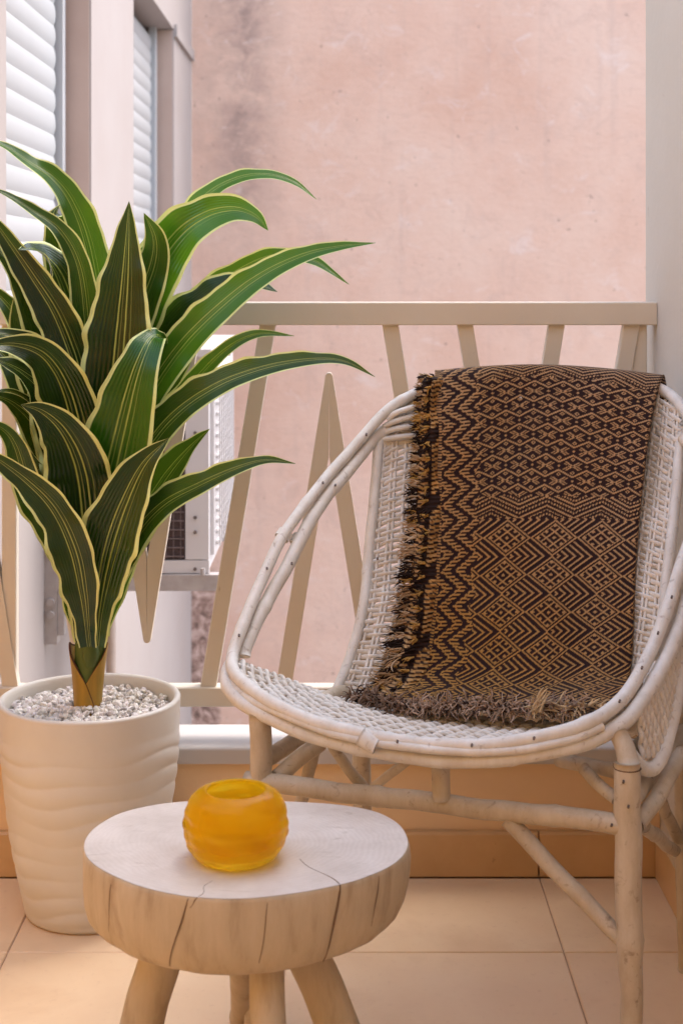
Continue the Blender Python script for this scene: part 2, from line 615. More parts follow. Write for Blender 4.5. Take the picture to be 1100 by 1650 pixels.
# log slab
m, t, b = mat("log_top", 0.65, 0.25)
v = coords(t)
lo_ = t.nodes.new("ShaderNodeVectorMath")
lo_.operation = 'LENGTH'
mp = coords(t, (1, 1.25, 0))
t.links.new(mp, lo_.inputs[0])
nw = noise(t, 7, 5, 0.6, v)
rr = math_(t, 'ADD', lo_.outputs['Value'], math_(t, 'MULTIPLY', nw.outputs[0], 0.06))
rg = math_(t, 'SINE', math_(t, 'MULTIPLY', rr, 900))
c = ramp(t, noise(t, 16, 7, 0.65, v).outputs[0], [(0.30, (0.66, 0.59, 0.53)), (0.7, (0.53, 0.455, 0.395))])
c = mix(t, math_(t, 'MULTIPLY', math_(t, 'MULTIPLY', math_(t, 'MULTIPLY_ADD', rg, 0.5, 0.5), nw.outputs[0]), 0.30), c.outputs[0], (0.44, 0.36, 0.29))
sp = noise(t, 45, 5, 0.7, coords(t, (0.5, 2.0, 1)), 1.0)
c = mix(t, ramp(t, sp.outputs[0], [(0.60, (0, 0, 0)), (0.72, (0.6, 0.6, 0.6))]).outputs[0], c, (0.36, 0.28, 0.22))
setc(t, b, c)
bump(t, b, sp.outputs[0], 0.12, 0.001)
M['log_top'] = m
m, t, b = mat("log_side", 0.7, 0.2)
v = coords(t, (1, 1, 0.22))
n1 = noise(t, 38, 7, 0.65, v)
c = ramp(t, n1.outputs[0], [(0.25, (0.33, 0.255, 0.17)), (0.45, (0.455, 0.37, 0.26)), (0.75, (0.54, 0.45, 0.33))])
n2 = noise(t, 14, 5, 0.6, coords(t, (1, 1, 0.35)), 0.5)
c = mix(t, ramp(t, n2.outputs[0], [(0.62, (0, 0, 0)), (0.72, (0.55, 0.55, 0.55))]).outputs[0], c.outputs[0], (0.24, 0.155, 0.09))
setc(t, b, c)
bump(t, b, n1.outputs[0], 0.35, 0.002)
M['log_side'] = m
M['crack'] = mk_plain("crack_brown", (0.16, 0.10, 0.06), None, 20, 0.9)

# amber frosted glass
m, t, b = mat("amber_glass", 0.30, 0.5)
v = coords(t, (1, 1, 2.2))
n1 = noise(t, 22, 5, 0.6, v)
gcol = ramp(t, n1.outputs[0], [(0.3, (0.95, 0.60, 0.008)), (0.7, (1.0, 0.74, 0.05))])
setc(t, b, gcol.outputs[0])
b.inputs['Transmission Weight'].default_value = 1.0
b.inputs['IOR'].default_value = 1.22
b.inputs['Roughness'].default_value = 0.24
tr = t.nodes.new("ShaderNodeBsdfTranslucent")
t.links.new(gcol.outputs[0], tr.inputs['Color'])
df = t.nodes.new("ShaderNodeBsdfDiffuse")
t.links.new(gcol.outputs[0], df.inputs['Color'])
m1 = t.nodes.new("ShaderNodeMixShader")
m1.inputs[0].default_value = 0.35
t.links.new(tr.outputs[0], m1.inputs[1])
t.links.new(df.outputs[0], m1.inputs[2])
m2 = t.nodes.new("ShaderNodeMixShader")
m2.inputs[0].default_value = 0.28
t.links.new(b.outputs[0], m2.inputs[1])
t.links.new(m1.outputs[0], m2.inputs[2])
t.links.new(m2.outputs[0], t.nodes['Material Output'].inputs['Surface'])
bump(t, b, n1.outputs[0], 0.3, 0.004)
M['glass'] = m

m, t, b = mat("woven_cloth", 0.95, 0.05)
c = attr(t, "col")
v = coords(t)
n1 = noise(t, 420, 3, 0.6, v)
n2 = noise(t, 9, 4, 0.6, v)
cc = mix(t, math_(t, 'MULTIPLY', n1.outputs[0], 0.5), c.outputs['Color'], (0.62, 0.55, 0.50), 'MULTIPLY')
cc = mix(t, math_(t, 'MULTIPLY', ramp(t, n2.outputs[0], [(0.4, (0, 0, 0)), (0.7, (1, 1, 1))]).outputs[0], 0.5), cc, (1.0, 0.82, 0.55), 'MULTIPLY')
setc(t, b, cc)
b.inputs['Sheen Weight'].default_value = 0.08
bump(t, b, n1.outputs[0], 0.5, 0.0015)
M['cloth'] = m
m, t, b = mat("wool_fringe", 0.95, 0.05)
c = attr(t, "col")
setc(t, b, c.outputs['Color'])
M['wool'] = m

M['ac_white'] = mk_plain("casing_white", (0.56, 0.53, 0.525), (0.52, 0.48, 0.47), 4, 0.5, 0.06)
M['ac_dark'] = mk_plain("coil_dark", (0.075, 0.05, 0.05), (0.045, 0.03, 0.03), 60, 0.7, 0.2)
M['ac_grid'] = mk_plain("coil_fins", (0.17, 0.125, 0.12), (0.11, 0.08, 0.075), 60, 0.6, 0.2)
M['zinc'] = mk_plain("zinc_grey", (0.40, 0.36, 0.345), (0.32, 0.28, 0.265), 30, 0.5, 0.15)
M['screw'] = mk_plain("screw_dark", (0.14, 0.11, 0.10), None, 20, 0.5, 0.0)
M['pipe'] = mk_plain("pipe_tan", (0.55, 0.44, 0.38), (0.45, 0.34, 0.28), 20, 0.6, 0.1)

# ------------------------------------------------------------------ ground, yard, walls
YP = 7.10          # the pink wall
XW = -0.70         # face of the neighbouring wing
XR = 0.583         # our side wall
YF = 2.78          # parapet face
g = MB().box(-8, 12, -8, 14, -3.2, -3.0).build("courtyard_ground", M['concrete'], smooth=False)
g['kind'] = 'structure'
o = MB().box(-1.6, XR + 0.25, -1.25, YF - 0.004, -0.25, -0.0028).build("floor", M['grout'], smooth=False)
o['kind'] = 'structure'
floor = o
TS, J = 0.45, 0.0022
tile_cache = {}
for i in range(-3, 3):
    for j in range(-8, 1):
        x0 = 0.360 + TS * (i - 1) + J / 2
        y0 = 2.461 + TS * j + J / 2
        x1, y1 = x0 + TS - J, y0 + TS - J
        x0, x1 = max(x0, -1.59), min(x1, XR - 0.001)
        y0, y1 = max(y0, -1.2), min(y1, YF - 0.018)
        if x1 - x0 < 0.02 or y1 - y0 < 0.02:
            continue
        key = (round(x1 - x0, 4), round(y1 - y0, 4))
        cx, cy = (x0 + x1) / 2, (y0 + y1) / 2
        if key not in tile_cache:
            hx, hy, c_ = key[0] / 2, key[1] / 2, 0.0016
            mb = MB()
            v = []
            for z, ins in ((-0.012, 0), (-c_, 0), (0, c_)):
                v += [(cx - hx + ins, cy - hy + ins, z), (cx + hx - ins, cy - hy + ins, z), (cx + hx - ins, cy + hy - ins, z), (cx - hx + ins, cy + hy - ins, z)]
            f = [(8, 9, 10, 11)]
            for L in (0, 4):
                for k in range(4):
                    k2 = (k + 1) % 4
                    f.append((L + k, L + k2, L + 4 + k2, L + 4 + k))
            mb.add(v, f)
            ob = mb.build("tile", M['tile'], floor, smooth=False, loc=(cx, cy, 0))
            tile_cache[key] = ob.data
        else:
            ob = bpy.data.objects.new("tile", tile_cache[key])
            COL.objects.link(ob)
            ob.parent = floor
            ob.location = (cx, cy, 0)

# pink wall across the yard
o = MB().box(-0.70, 5.0, YP, YP + 0.3, -3.0, 3.6).build("plaster_wall", M['pink'], smooth=False)
tag(o, "tall weathered pink plaster wall across the courtyard with a grey damp streak", "wall")

# the neighbouring wing with two shuttered windows
wing = thing("apartment_wing", "pale rendered building wing on the left with two white shuttered windows", "building", (-1.2, 5.0, -3.0))
W = [(3.176, 4.255), (5.12, 6.35)]
Z0, Z1, XB = 0.98, 2.12, -0.785
mb = MB()
mb.box(-2.6, XW, 2.93, YP - 0.002, -3.0, Z0)
mb.box(-2.6, XW, 2.93, YP - 0.002, Z1, 3.4)
mb.box(-2.6, XW, 2.93, W[0][0], Z0, Z1)
mb.box(-2.6, XW, W[0][1], W[1][0], Z0, Z1)
mb.box(-2.6, XW, W[1][1], YP - 0.002, Z0, Z1)
mb.build("wall", M['wing'], wing, smooth=False)
MB().box(XW + 0.0005, XW + 0.014, 6.35, YP - 0.01, Z1 - 0.03, Z1 + 0.02).build("moulding", M['wing'], wing, smooth=False)
slat_mesh = None
for wi, (a0, a1) in enumerate(W):
    wo_ = MB().box(XB - 0.05, XB - 0.035, a0, a1, Z0, Z1).build("window", M['dark'], wing, smooth=False)
    # jamb that faces the balcony, browner than the wing wall
    MB().box(XB - 0.02, XW - 0.006, a1 - 0.006, a1 - 0.0005, Z0 + 0.02, Z1 - 0.005).build("jamb", M['reveal'], wo_, smooth=False)
    MB().box(XB - 0.01, XB + 0.018, a1 - 0.07, a1 - 0.03, Z0 + 0.02, Z1).build("frame", M['white_frame'], wo_, smooth=False)
    MB().box(XB - 0.01, XB + 0.018, a0 + 0.005, a0 + 0.05, Z0 + 0.02, Z1).build("frame", M['white_frame'], wo_, smooth=False)
    MB().box(XB - 0.03, XW + 0.03, a0 + 0.001, a1 - 0.008, Z0, Z0 + 0.02).build("sill", M['wing'], wo_, smooth=False)
    n = int((Z1 - Z0 - 0.02) / 0.06)
    for k in range(n):
        z = Z0 + 0.02 + 0.06 * k
        y0, y1 = a0 + 0.055, a1 - 0.085
        if wi == 0 and k == 0 or wi == 1 and k == 0:
            # curved slat: bulging profile along the opening
            zz = np.linspace(0, 0.0595, 7)
            xx = XB - 0.004 + 0.0055 * np.sin(np.pi * (zz / 0.0595)) ** 0.7
            prof = [(xx[i], z + zz[i]) for i in range(7)] + [(XB - 0.02, z + 0.0595), (XB - 0.02, z)]
            mb = MB()
            nP = len(prof)
            v = [(p[0], y0, p[1]) for p in prof] + [(p[0], y1, p[1]) for p in prof]
            f = [tuple(range(nP)), tuple(range(nP, 2 * nP))[::-1]] + [(i, nP + i, nP + (i + 1) % nP, (i + 1) % nP) for i in range(nP)]
            mb.add(v, f)
            ob = mb.build("slat", M['shutter'], wo_, smooth=True, auto=50, loc=(0, 0, 0))
            slat_mesh = ob.data
        else:
            ob = bpy.data.objects.new("slat", slat_mesh)
            COL.objects.link(ob)
            ob.parent = wo_
            ob.location = (0, 0, 0.06 * k)

# side wall on the right of the balcony
o = MB().box(XR, XR + 0.25, -1.25, 2.915, -3.0, 3.3).build("side_wall", M['cream'], smooth=False)
tag(o, "cream painted side wall of the balcony beside the rattan chair", "wall")
# unseen house wall behind the eye, coloured and widened to shape the light
o = MB().box(-4.5, XR, -1.55, -1.25, -3.0, 4.0).build("unseen_house_wall", M['ochre'], smooth=False)
tag(o, "unseen house wall behind the balcony, ochre chosen to bounce warm light", "wall")

o = MB().box(-1.85, -1.6, -1.249, 2.905, -3.0, 1.5).build("bounce_wall", M['ochre'], smooth=False)  # added out of view to throw warm light back into the balcony
tag(o, "added unseen low ochre wall at the far left that bounces warm light", "wall")

# parapet: low wall, white sill, tiled skirting
par = thing("balcony_parapet", "low tan parapet wall with white sill and tiled skirting under the railing", "parapet", (0, YF, 0))
ZS = 0.237
MB().box(-1.6, XR - 0.001, YF, 2.90, -0.25, ZS - 0.03).build("wall", M['tan'], par, smooth=False)
mb = MB()
rs = [(YF - 0.016 + 0.006 * (1 - math.cos(a)), ZS - 0.006 + 0.006 * math.sin(a)) for a in np.linspace(0, math.pi / 2, 5)]
poly = [(2.905, ZS - 0.03), (YF - 0.016, ZS - 0.03)] + rs + [(2.905, ZS)]
mb.prism(poly, 0, -1.6, XR - 0.002)
mb.build("sill", M['sill'], par, smooth=False)
x = 0.360 - 0.45 * 4
while x < XR:
    x1 = min(x + 0.447, XR - 0.002)
    a0 = max(x, -1.6)
    poly = [(YF - 0.0005, 0.001), (YF - 0.014, 0.001), (YF - 0.014, 0.077), (YF - 0.011, 0.081), (YF - 0.0005, 0.082)]
    mb = MB()
    mb.prism(poly, 0, a0, x1)
    mb.build("tile", M['skirt'], par, smooth=False)
    x += 0.45
# the skirting along the side wall
sk = MB().box(XR - 0.013, XR - 0.0005, 0.5, YF - 0.016, 0.001, 0.08).build("skirting", M['skirt'], smooth=False)
tag(sk, "tan skirting strip along the foot of the cream side wall", "skirting")

# ------------------------------------------------------------------ railing
YR0, YR1 = 2.815, 2.843
ymid = 2.83
rail = thing("balcony_railing", "cream metal balcony railing with zigzag slanted flat bars", "railing", (0, ymid, ZS))


def RX(px):
    return (px - PX) / F * ymid


def RZ(py):
    return HC - (py - PY) / F * ymid


def bevel_box(x0, x1, y0, y1, z0, z1, c=0.002):
    """box along x with softened long edges"""
    poly = [(y0 + c, z0), (y1 - c, z0), (y1, z0 + c), (y1, z1 - c), (y1 - c, z1), (y0 + c, z1), (y0, z1 - c), (y0, z0 + c)]
    return MB().prism(poly, 0, x0, x1)


bevel_box(-1.6, XR - 0.001, YR0 - 0.008, YR1 + 0.008, RZ(523), RZ(486)).build("top_rail", M['rail'], rail, smooth=False)
bevel_box(-1.6, XR - 0.001, YR0 - 0.004, YR1 + 0.004, RZ(1135), RZ(1104)).build("bottom_rail", M['rail'], rail, smooth=False)
zt, zb = RZ(523) + 0.003, RZ(1104) - 0.003
per = 584.0
bw = 0.0150           # half width of a bar


def bar(xt, xb, z_top=None, z_bot=None, half=bw, dy=0.0):
    """flat bar leaning from xt (top) to xb (bottom), ends cut level"""
    z_top = zt if z_top is None else z_top
    z_bot = zb if z_bot is None else z_bot
    y0, y1, c = YR0 + 0.002 + dy, YR1 - 0.002 + dy, 0.0015
    mb = MB()
    v = []
    for x, z in ((xt, z_top), (xb, z_bot)):
        v += [(x - half + c, y0, z), (x + half - c, y0, z), (x + half, y0 + c, z), (x + half, y1 - c, z), (x + half - c, y1, z), (x - half + c, y1, z), (x - half, y1 - c, z), (x - half, y0 + c, z)]
    f = [tuple(range(8)), tuple(range(8, 16))[::-1]] + [(i, 8 + i, 8 + (i + 1) % 8, (i + 1) % 8) for i in range(8)]
    mb.add(v, f)
    return mb.build("bar", M['rail'], rail, smooth=False)


def pointed(xc, up, z_ap, z_end, half_sp):
    """two bars meeting in a rounded point; up: the point is at the top"""
    s = 1 if up else -1
    r = 0.0066
    pts_o = []
    h = abs(z_ap - z_end)
    bwid = 0.029
    # outer outline, in (x, distance from point)
    sl_ = (half_sp + bwid / 2) / h
    arc = [(r * math.cos(a), r - r * math.sin(a)) for a in np.linspace(0.15, math.pi - 0.15, 9)]
    right = [(half_sp + bwid / 2, h)]
    right_in = [(half_sp - bwid / 2, h)]
    notch = 0.156
    left_in = [(-half_sp + bwid / 2, h)]
    left = [(-half_sp - bwid / 2, h)]
    poly = right + arc + left + left_in + [(-0.0005, notch), (0.0005, notch)] + right_in
    y0, y1 = YR0 + 0.0025, YR1 - 0.0025
    n = len(poly)
    P2 = [(xc + p[0], z_ap - s * p[1]) for p in poly]
    # split as two halves so the faces stay convex enough
    mb = MB()
    mid = len(right) + len(arc) // 2
    R_ = P2[0:mid + 1] + [P2[n - 2], P2[n - 1]]
    L_ = P2[mid:n - 2]
    for half in (R_, L_):
        k = len(half)
        v = [(p[0], y0, p[1]) for p in half] + [(p[0], y1, p[1]) for p in half]
        f = []
        for i in range(1, k - 1):      # both halves fan cleanly from their notch corner
            pass
        f += [tuple(range(k)), tuple(range(k, 2 * k))[::-1]]
        for i in range(k):
            j = (i + 1) % k
            f.append((i, k + i, k + j, j))
        mb.add(v, f)
    return mb.build("bar", M['rail'], rail, smooth=False)


px2m = ymid / F
for c0 in (238 - per, 238, 238 + per):
    if RX(c0) > XR:
        continue
    pointed(RX(c0), False, RZ(1034), zt, 74 * px2m)
    for sg in (-1, 1):
        xt, xb = RX(c0 + sg * 194), RX(c0 + sg * 98)
        if -1.55 < xt < XR - 0.02:
            bar(xt, xb)
    ca = c0 + per / 2
    if RX(ca) < XR - 0.1:
        pointed(RX(ca), True, RZ(600), zb, 73 * px2m)
bar(RX(16), RX(16), half=0.0135, dy=0.004)
bar(RX(1028), RX(1028), half=0.0145, dy=0.004)

# ------------------------------------------------------------------ air conditioner on the wing
ACX0, ACX1, ACY0, ACY1, ACZ0, ACZ1 = -0.60, -0.316, 3.60, 4.42, 0.392, 0.902
ac = thing("air_conditioner", "white outdoor air conditioner unit with dark coil end mounted on brackets", "air conditioner", (-0.45, 4.0, ACZ0))
mb = MB()
mb.box(ACX0, ACX1, ACY0 + 0.012, ACY1, ACZ0, ACZ1)
mb.build("casing", M['ac_white'], ac, smooth=False)
MB().box(ACX0 - 0.006, ACX1 + 0.008, ACY0 - 0.004, ACY1 + 0.006, ACZ1 + 0.0005, ACZ1 + 0.018).build("lid", M['ac_white'], ac, smooth=False)
MB().box(ACX1 - 0.053, ACX1 + 0.002, ACY0 - 0.002, ACY0 + 0.0115, ACZ0 + 0.03, ACZ1 - 0.02).build("corner_panel", M['ac_white'], ac, smooth=False)
MB().box(ACX0, ACX1 + 0.003, ACY0 - 0.004, ACY0 + 0.0115, ACZ0 - 0.002, ACZ0 + 0.028).build("base_pan", M['ac_white'], ac, smooth=False)
MB().box(ACX0 + 0.004, ACX1 - 0.055, ACY0 + 0.002, ACY0 + 0.0115, ACZ0 + 0.03, ACZ1 - 0.02).build("coil", M['ac_dark'], ac, smooth=False)
mb = MB()
for i in range(13):
    x = ACX0 + 0.012 + i * 0.0172
    mb.box(x, x + 0.0022, ACY0 - 0.001, ACY0 + 0.0018, ACZ0 + 0.03, ACZ1 - 0.02)
for i in range(22):
    z = ACZ0 + 0.036 + i * 0.021
    mb.box(ACX0 + 0.005, ACX1 - 0.056, ACY0 - 0.0035, ACY0 - 0.0012, z, z + 0.003)
o = mb.build("coil_guard", M['ac_grid'], ac, smooth=False)
o['kind'] = 'stuff'
for (zz, xx) in ((ACZ0 + 0.33, -0.03), (ACZ0 + 0.13, -0.03), (ACZ0 + 0.095, -0.03), (ACZ0 + 0.008, -0.03), (ACZ0 + 0.43, -0.03)):
    mb = MB()
    mb.tube([(ACX1 + xx, ACY0 - 0.008, zz), (ACX1 + xx, ACY0 - 0.002, zz)], 0.0042, 10, spline=False)
    mb.build("screw", M['screw'], ac, smooth=False)
# front grille of the unit (faces along the wing)
mb = MB()
mb.box(ACX1 + 0.0005, ACX1 + 0.010, ACY0 + 0.06, ACY1 - 0.22, ACZ0 + 0.03, ACZ1 - 0.03)
mb.build("front_panel", M['ac_white'], ac, smooth=False)
mb = MB()
for i in range(17):
    z = ACZ0 + 0.05 + i * 0.026
    mb.box(ACX1 + 0.0105, ACX1 + 0.018, ACY0 + 0.09, ACY1 - 0.25, z, z + 0.007)
for i in range(8):
    y = ACY0 + 0.10 + i * 0.065
    mb.box(ACX1 + 0.0185, ACX1 + 0.022, y, y + 0.007, ACZ0 + 0.045, ACZ1 - 0.05)
mb.build("fan_grille", M['ac_white'], ac, smooth=False)
MB().box(ACX1 + 0.0005, ACX1 + 0.006, ACY1 - 0.20, ACY1 - 0.17, ACZ0 + 0.02, ACZ1 - 0.02).build("seam", M['screw'], ac, smooth=False)

for bi, by in enumerate((3.585, 4.25)):
    br = thing("wall_bracket", ["grey galvanised wall bracket under the near end of the air conditioner", "grey galvanised wall bracket under the far end of the air conditioner"][bi], "bracket", (XW, by, 0.35), "brackets carrying the air conditioner")
    MB().box(XW + 0.002, ACX1 + 0.03, by, by + 0.035, 0.350, 0.388).build("arm", M['zinc'], br, smooth=False)
    MB().box(XW + 0.0005, XW + 0.030, by - 0.003, by + 0.038, 0.225, 0.47).build("wall_plate", M['zinc'], br, smooth=False)
    MB().box(XW + 0.031, XW + 0.046, by + 0.001, by + 0.03, 0.245, 0.349).build("gusset", M['zinc'], br, smooth=False)
    for zz in (0.445, 0.325, 0.295):
        MB().tube([(XW + 0.016, by - 0.012, zz), (XW + 0.016, by - 0.0035, zz)], 0.009, 10, spline=False).build("bolt", M['zinc'], br, smooth=False)
    for xx in (ACX1 - 0.01, ACX1 - 0.19):
        MB().tube([(xx, by - 0.006, 0.405), (xx, by - 0.006, 0.389)], 0.006, 8, spline=False).build("bolt", M['zinc'], br, smooth=False)

pp = [(-0.575, 3.78, 0.39), (-0.575, 3.78, 0.30), (-0.572, 3.775, 0.15), (-0.574, 3.775, 0.0), (-0.58, 3.78, -0.3), (-0.585, 3.78, -1.2)]
o = MB().tube(pp, 0.0125, 12, 0.03).build("drain_hose", M['pipe'])
tag(o, "thin tan drain hose hanging down below the air conditioner", "hose")

# ------------------------------------------------------------------ plant pot and gravel
PC = P(145, 1128, 2.63)
PCX, PCY, PZ = PC[0], PC[1], PC[2]
RIM = 146 / F * 2.63
nth, nz_ = 200, 150
zz = np.linspace(0, PZ, nz_)
th = np.linspace(0, 2 * np.pi, nth, endpoint=False)
tt = zz / PZ
prof = 0.109 + (RIM - 0.109) * (1 - (1 - tt) ** 1.35) * 0.97 + 0.004 * np.sin(np.pi * tt)
TH, ZZ = np.meshgrid(th, zz)
ph = 2 * np.pi * ZZ / 0.032 + 1.5 * np.sin(TH * 2 + 0.8) + 1.0 * np.sin(3 * TH - 9 * ZZ + 2) + 0.9 * np.sin(5 * TH + 24 * ZZ)
fadez = np.clip((PZ - 0.040 - ZZ) / 0.03, 0, 1) * np.clip(ZZ / 0.02, 0, 1)
amp = 0.0027 * (0.6 + 0.4 * np.sin(3 * TH + 30 * ZZ))
R = prof[:, None] + amp * np.abs(np.sin(ph / 2)) ** 0.7 * fadez
fold = np.clip(ZZ / 0.006, 0, 1) ** 0.5
R = R * (0.955 + 0.045 * fold)
G = np.stack([PCX + R * np.cos(TH), PCY + R * np.sin(TH), ZZ], -1)
rim = []
rr0 = R[-1]
for (dr, dz) in ((0.0005, 0.003), (-0.001, 0.0055), (-0.004, 0.007), (-0.008, 0.0062), (-0.0105, 0.003), (-0.011, -0.004), (-0.013, -0.03), (-0.016, -0.08)):
    q = rr0 + dr
    rim.append(np.stack([PCX + q * np.cos(th), PCY + q * np.sin(th), np.full(nth, PZ + dz)], -1))
G = np.concatenate([G, np.array(rim)])
mb = MB().grid(G, closed_v=True, flip=True)
mb.add([(PCX + 0.10 * math.cos(a), PCY + 0.10 * math.sin(a), 0.0015) for a in np.linspace(0, 6.283, 40, endpoint=False)], [list(range(40))[::-1]])
o = mb.build("plant_pot", M['pot'], loc=(PCX, PCY, 0))
tag(o, "round white plant pot with wavy ridged sides on the floor tiles", "plant pot")

# gravel: one heap nobody could count
import bmesh
bm = bmesh.new()
bmesh.ops.create_icosphere(bm, subdivisions=1, radius=1)
iv = np.array([v.co[:] for v in bm.verts])
ifc = [[v.index for v in f.verts] for f in bm.faces]
bm.free()
mb = MB()
GZ = PZ - 0.018
mb.grid(np.stack([np.stack([PCX + r_ * np.cos(th), PCY + r_ * np.sin(th), np.full(nth, GZ - 0.006)], -1) for r_ in np.linspace(0.001, RIM - 0.013, 6)]), closed_v=True, col=np.full((6, nth, 3), 0.3))
for k in range(1500):
    r_ = (RIM - 0.017) * math.sqrt(rng.uniform())
    a_ = rng.uniform(0, 6.283)
    s = rng.uniform(0.0036, 0.0072)
    sc3 = s * rng.uniform(0.6, 1.3, 3)
    vv_ = iv * rng.uniform(0.75, 1.2, (len(iv), 1)) * sc3
    q = rng.normal(size=(3, 3))
    q, _ = np.linalg.qr(q)
    vv_ = vv_ @ q.T
    hump = 0.008 * math.exp(-(r_ / 0.06) ** 2)
    vv_ = vv_ + np.array([PCX + r_ * math.cos(a_), PCY + r_ * math.sin(a_), GZ + hump + rng.uniform(-0.004, 0.005)])
    br_ = rng.choice([0.72, 0.62, 0.78, 0.5, 0.3], p=[0.35, 0.25, 0.2, 0.13, 0.07]) * rng.uniform(0.9, 1.08)
    col = np.array([br_, br_ * rng.uniform(0.92, 0.97), br_ * rng.uniform(0.84, 0.95)])
    mb.add(vv_, ifc, col=np.tile(col, (len(iv), 1)))
o = mb.build("gravel", M['pebble'], smooth=False, loc=(PCX, PCY, GZ))
o['kind'] = 'stuff'
tag(o, "white and grey gravel filling the top of the white plant pot", "gravel")

# ------------------------------------------------------------------ plant
plant = thing("potted_plant", "tall leafy green plant with yellow edged striped leaves in the white pot", "plant", (PCX, PCY, GZ))
Y0 = PCY
st_pts = PP([(143, 1150, Y0), (144, 1080, Y0), (145, 1040, Y0), (146, 1000, Y0), (148, 900, Y0), (152, 800, Y0), (160, 700, Y0)])
MB().tube(st_pts, [0.021, 0.026, 0.026, 0.023, 0.018, 0.012, 0.005], 20).build("stem", M['stem'], plant)
# two dry ochre sheaths wrapped about the foot of the stem, one lapping over the other
def sheath_top(fi):
    return 1035 + 62 * (1 - min(1.0, abs(fi) / 88.0)) ** 1.15


for si in range(2):
    n_h, n_a = 30, 44
    G = np.zeros((n_h, n_a, 3))
    f0, f1 = (-95, 175) if si == 0 else (-150, 30)
    for j in range(n_a):
        fi = f0 + (f1 - f0) * j / (n_a - 1)
        tp = sheath_top(min(abs(fi), 88)) if abs(fi) <= 88 else 1035 + (abs(fi) - 88) * 0.25
        if si == 1 and fi > 0:
            tp = 1097 + fi / 30 * 34
        ang_ = math.radians(-90 + fi)
        for i in range(n_h):
            py = 1150 + (tp - 1150) * i / (n_h - 1)
            px = 142 + (1150 - py) * 0.012
            rad = 0.0210 + 0.0070 * min(1, (1150 - py) / 95) + (0.0015 if si else 0) + 0.004 * (i / (n_h - 1)) ** 4 * min(1, abs(fi) / 60)
            G[i, j] = P(px, py, Y0) + rad * np.array([math.cos(ang_), math.sin(ang_), 0])
    sh = MB().grid(G).build("sheath", M['sheath'], plant)
    MB().tube(G[-1], 0.0010, 6, spline=False).build("dry_edge", M['sheath_edge'], sh)
    if si:
        MB().tube(G[:, -1], 0.0008, 6, spline=False).build("dry_edge", M['sheath_edge'], sh)
    so_ = sh.modifiers.new("s", 'SOLIDIFY')
    so_.thickness = 0.0012
# the pale bud between them
MB().tube(PP([(146, 1078, Y0 - 0.018), (146, 1050, Y0 - 0.021), (146, 1025, Y0 - 0.018), (147, 1012, Y0 - 0.012)]), [0.008, 0.0155, 0.012, 0.002], 16).build("bud", M['stem'], plant)


def leaf(path, width, tint=0.4, tilt=25, fold=0.28, wave=0.06, peak=0.5, base=0.42, roll=0.0, sharp=1.6):
    """path of (px, py, dY): dY in cm from the stem, negative towards the eye. width in photo px."""
    pts = np.array([P(a, b_, Y0 + d / 100.0) for a, b_, d in path])
    C = resample(pts, 0.0075)
    n = len(C)
    s = np.linspace(0, 1, n)
    T = np.gradient(C, axis=0)
    T /= np.linalg.norm(T, axis=1)[:, None]
    tl = math.radians(tilt)
    view = np.array([0, -math.cos(tl), math.sin(tl)])
    Wd = width / F * Y0 / 2
    up_ = np.clip(s / peak, 0, 1)
    wv = base + (1 - base) * (0.5 - 0.5 * np.cos(np.pi * up_))
    dn = np.clip((s - peak) / (1 - peak), 0, 1)
    wv = wv * (1 - dn ** sharp) ** 0.95
    Wv = Wd * wv + 0.0004
    na = np.array([-1, -0.95, -0.88, -0.72, -0.52, -0.3, -0.12, 0, 0.12, 0.3, 0.52, 0.72, 0.88, 0.95, 1.0])
    G = np.zeros((n, len(na), 3))
    ph1, ph2, ph3 = rng.uniform(0, 6.28, 3)
    Lm = np.linalg.norm(np.diff(C, axis=0), axis=1).sum()
    prev = None
    for i in range(n):
        S = np.cross(T[i], view)
        ln = np.linalg.norm(S)
        if ln < 0.25 and prev is not None:
            S = prev
        S = S - T[i] * S.dot(T[i])
        S /= np.linalg.norm(S)
        if prev is not None:
            S = 0.6 * S + 0.4 * prev
            S = S - T[i] * S.dot(T[i])
            S /= np.linalg.norm(S)
        prev = S
        N = np.cross(S, T[i])
        if N.dot(view) < 0:
            N = -N
        a_ = roll * math.pi / 180 * (0.4 + 0.8 * s[i])
        S2 = S * math.cos(a_) + N * math.sin(a_)
        N2 = N * math.cos(a_) - S * math.sin(a_)
        for j, x in enumerate(na):
            wob = 1.7 * wave * abs(x) ** 2 * (math.sin(2 * math.pi * s[i] * Lm * 11 + (ph1 if x > 0 else ph2)) + 0.6 * math.sin(2 * math.pi * s[i] * Lm * 21 + ph3 + (0 if x > 0 else 2)))
            G[i, j] = C[i] + Wv[i] * (S2 * (x * (1 + 0.5 * wob)) + N2 * (fold * (abs(x) ** 1.4) + wob))
    mb = MB().grid(G, across=np.tile(na, (n, 1)), along=np.tile(s[:, None], (1, len(na))), tint=np.full((n, len(na)), tint))
    return mb.build("leaf", M['leaf'], plant)


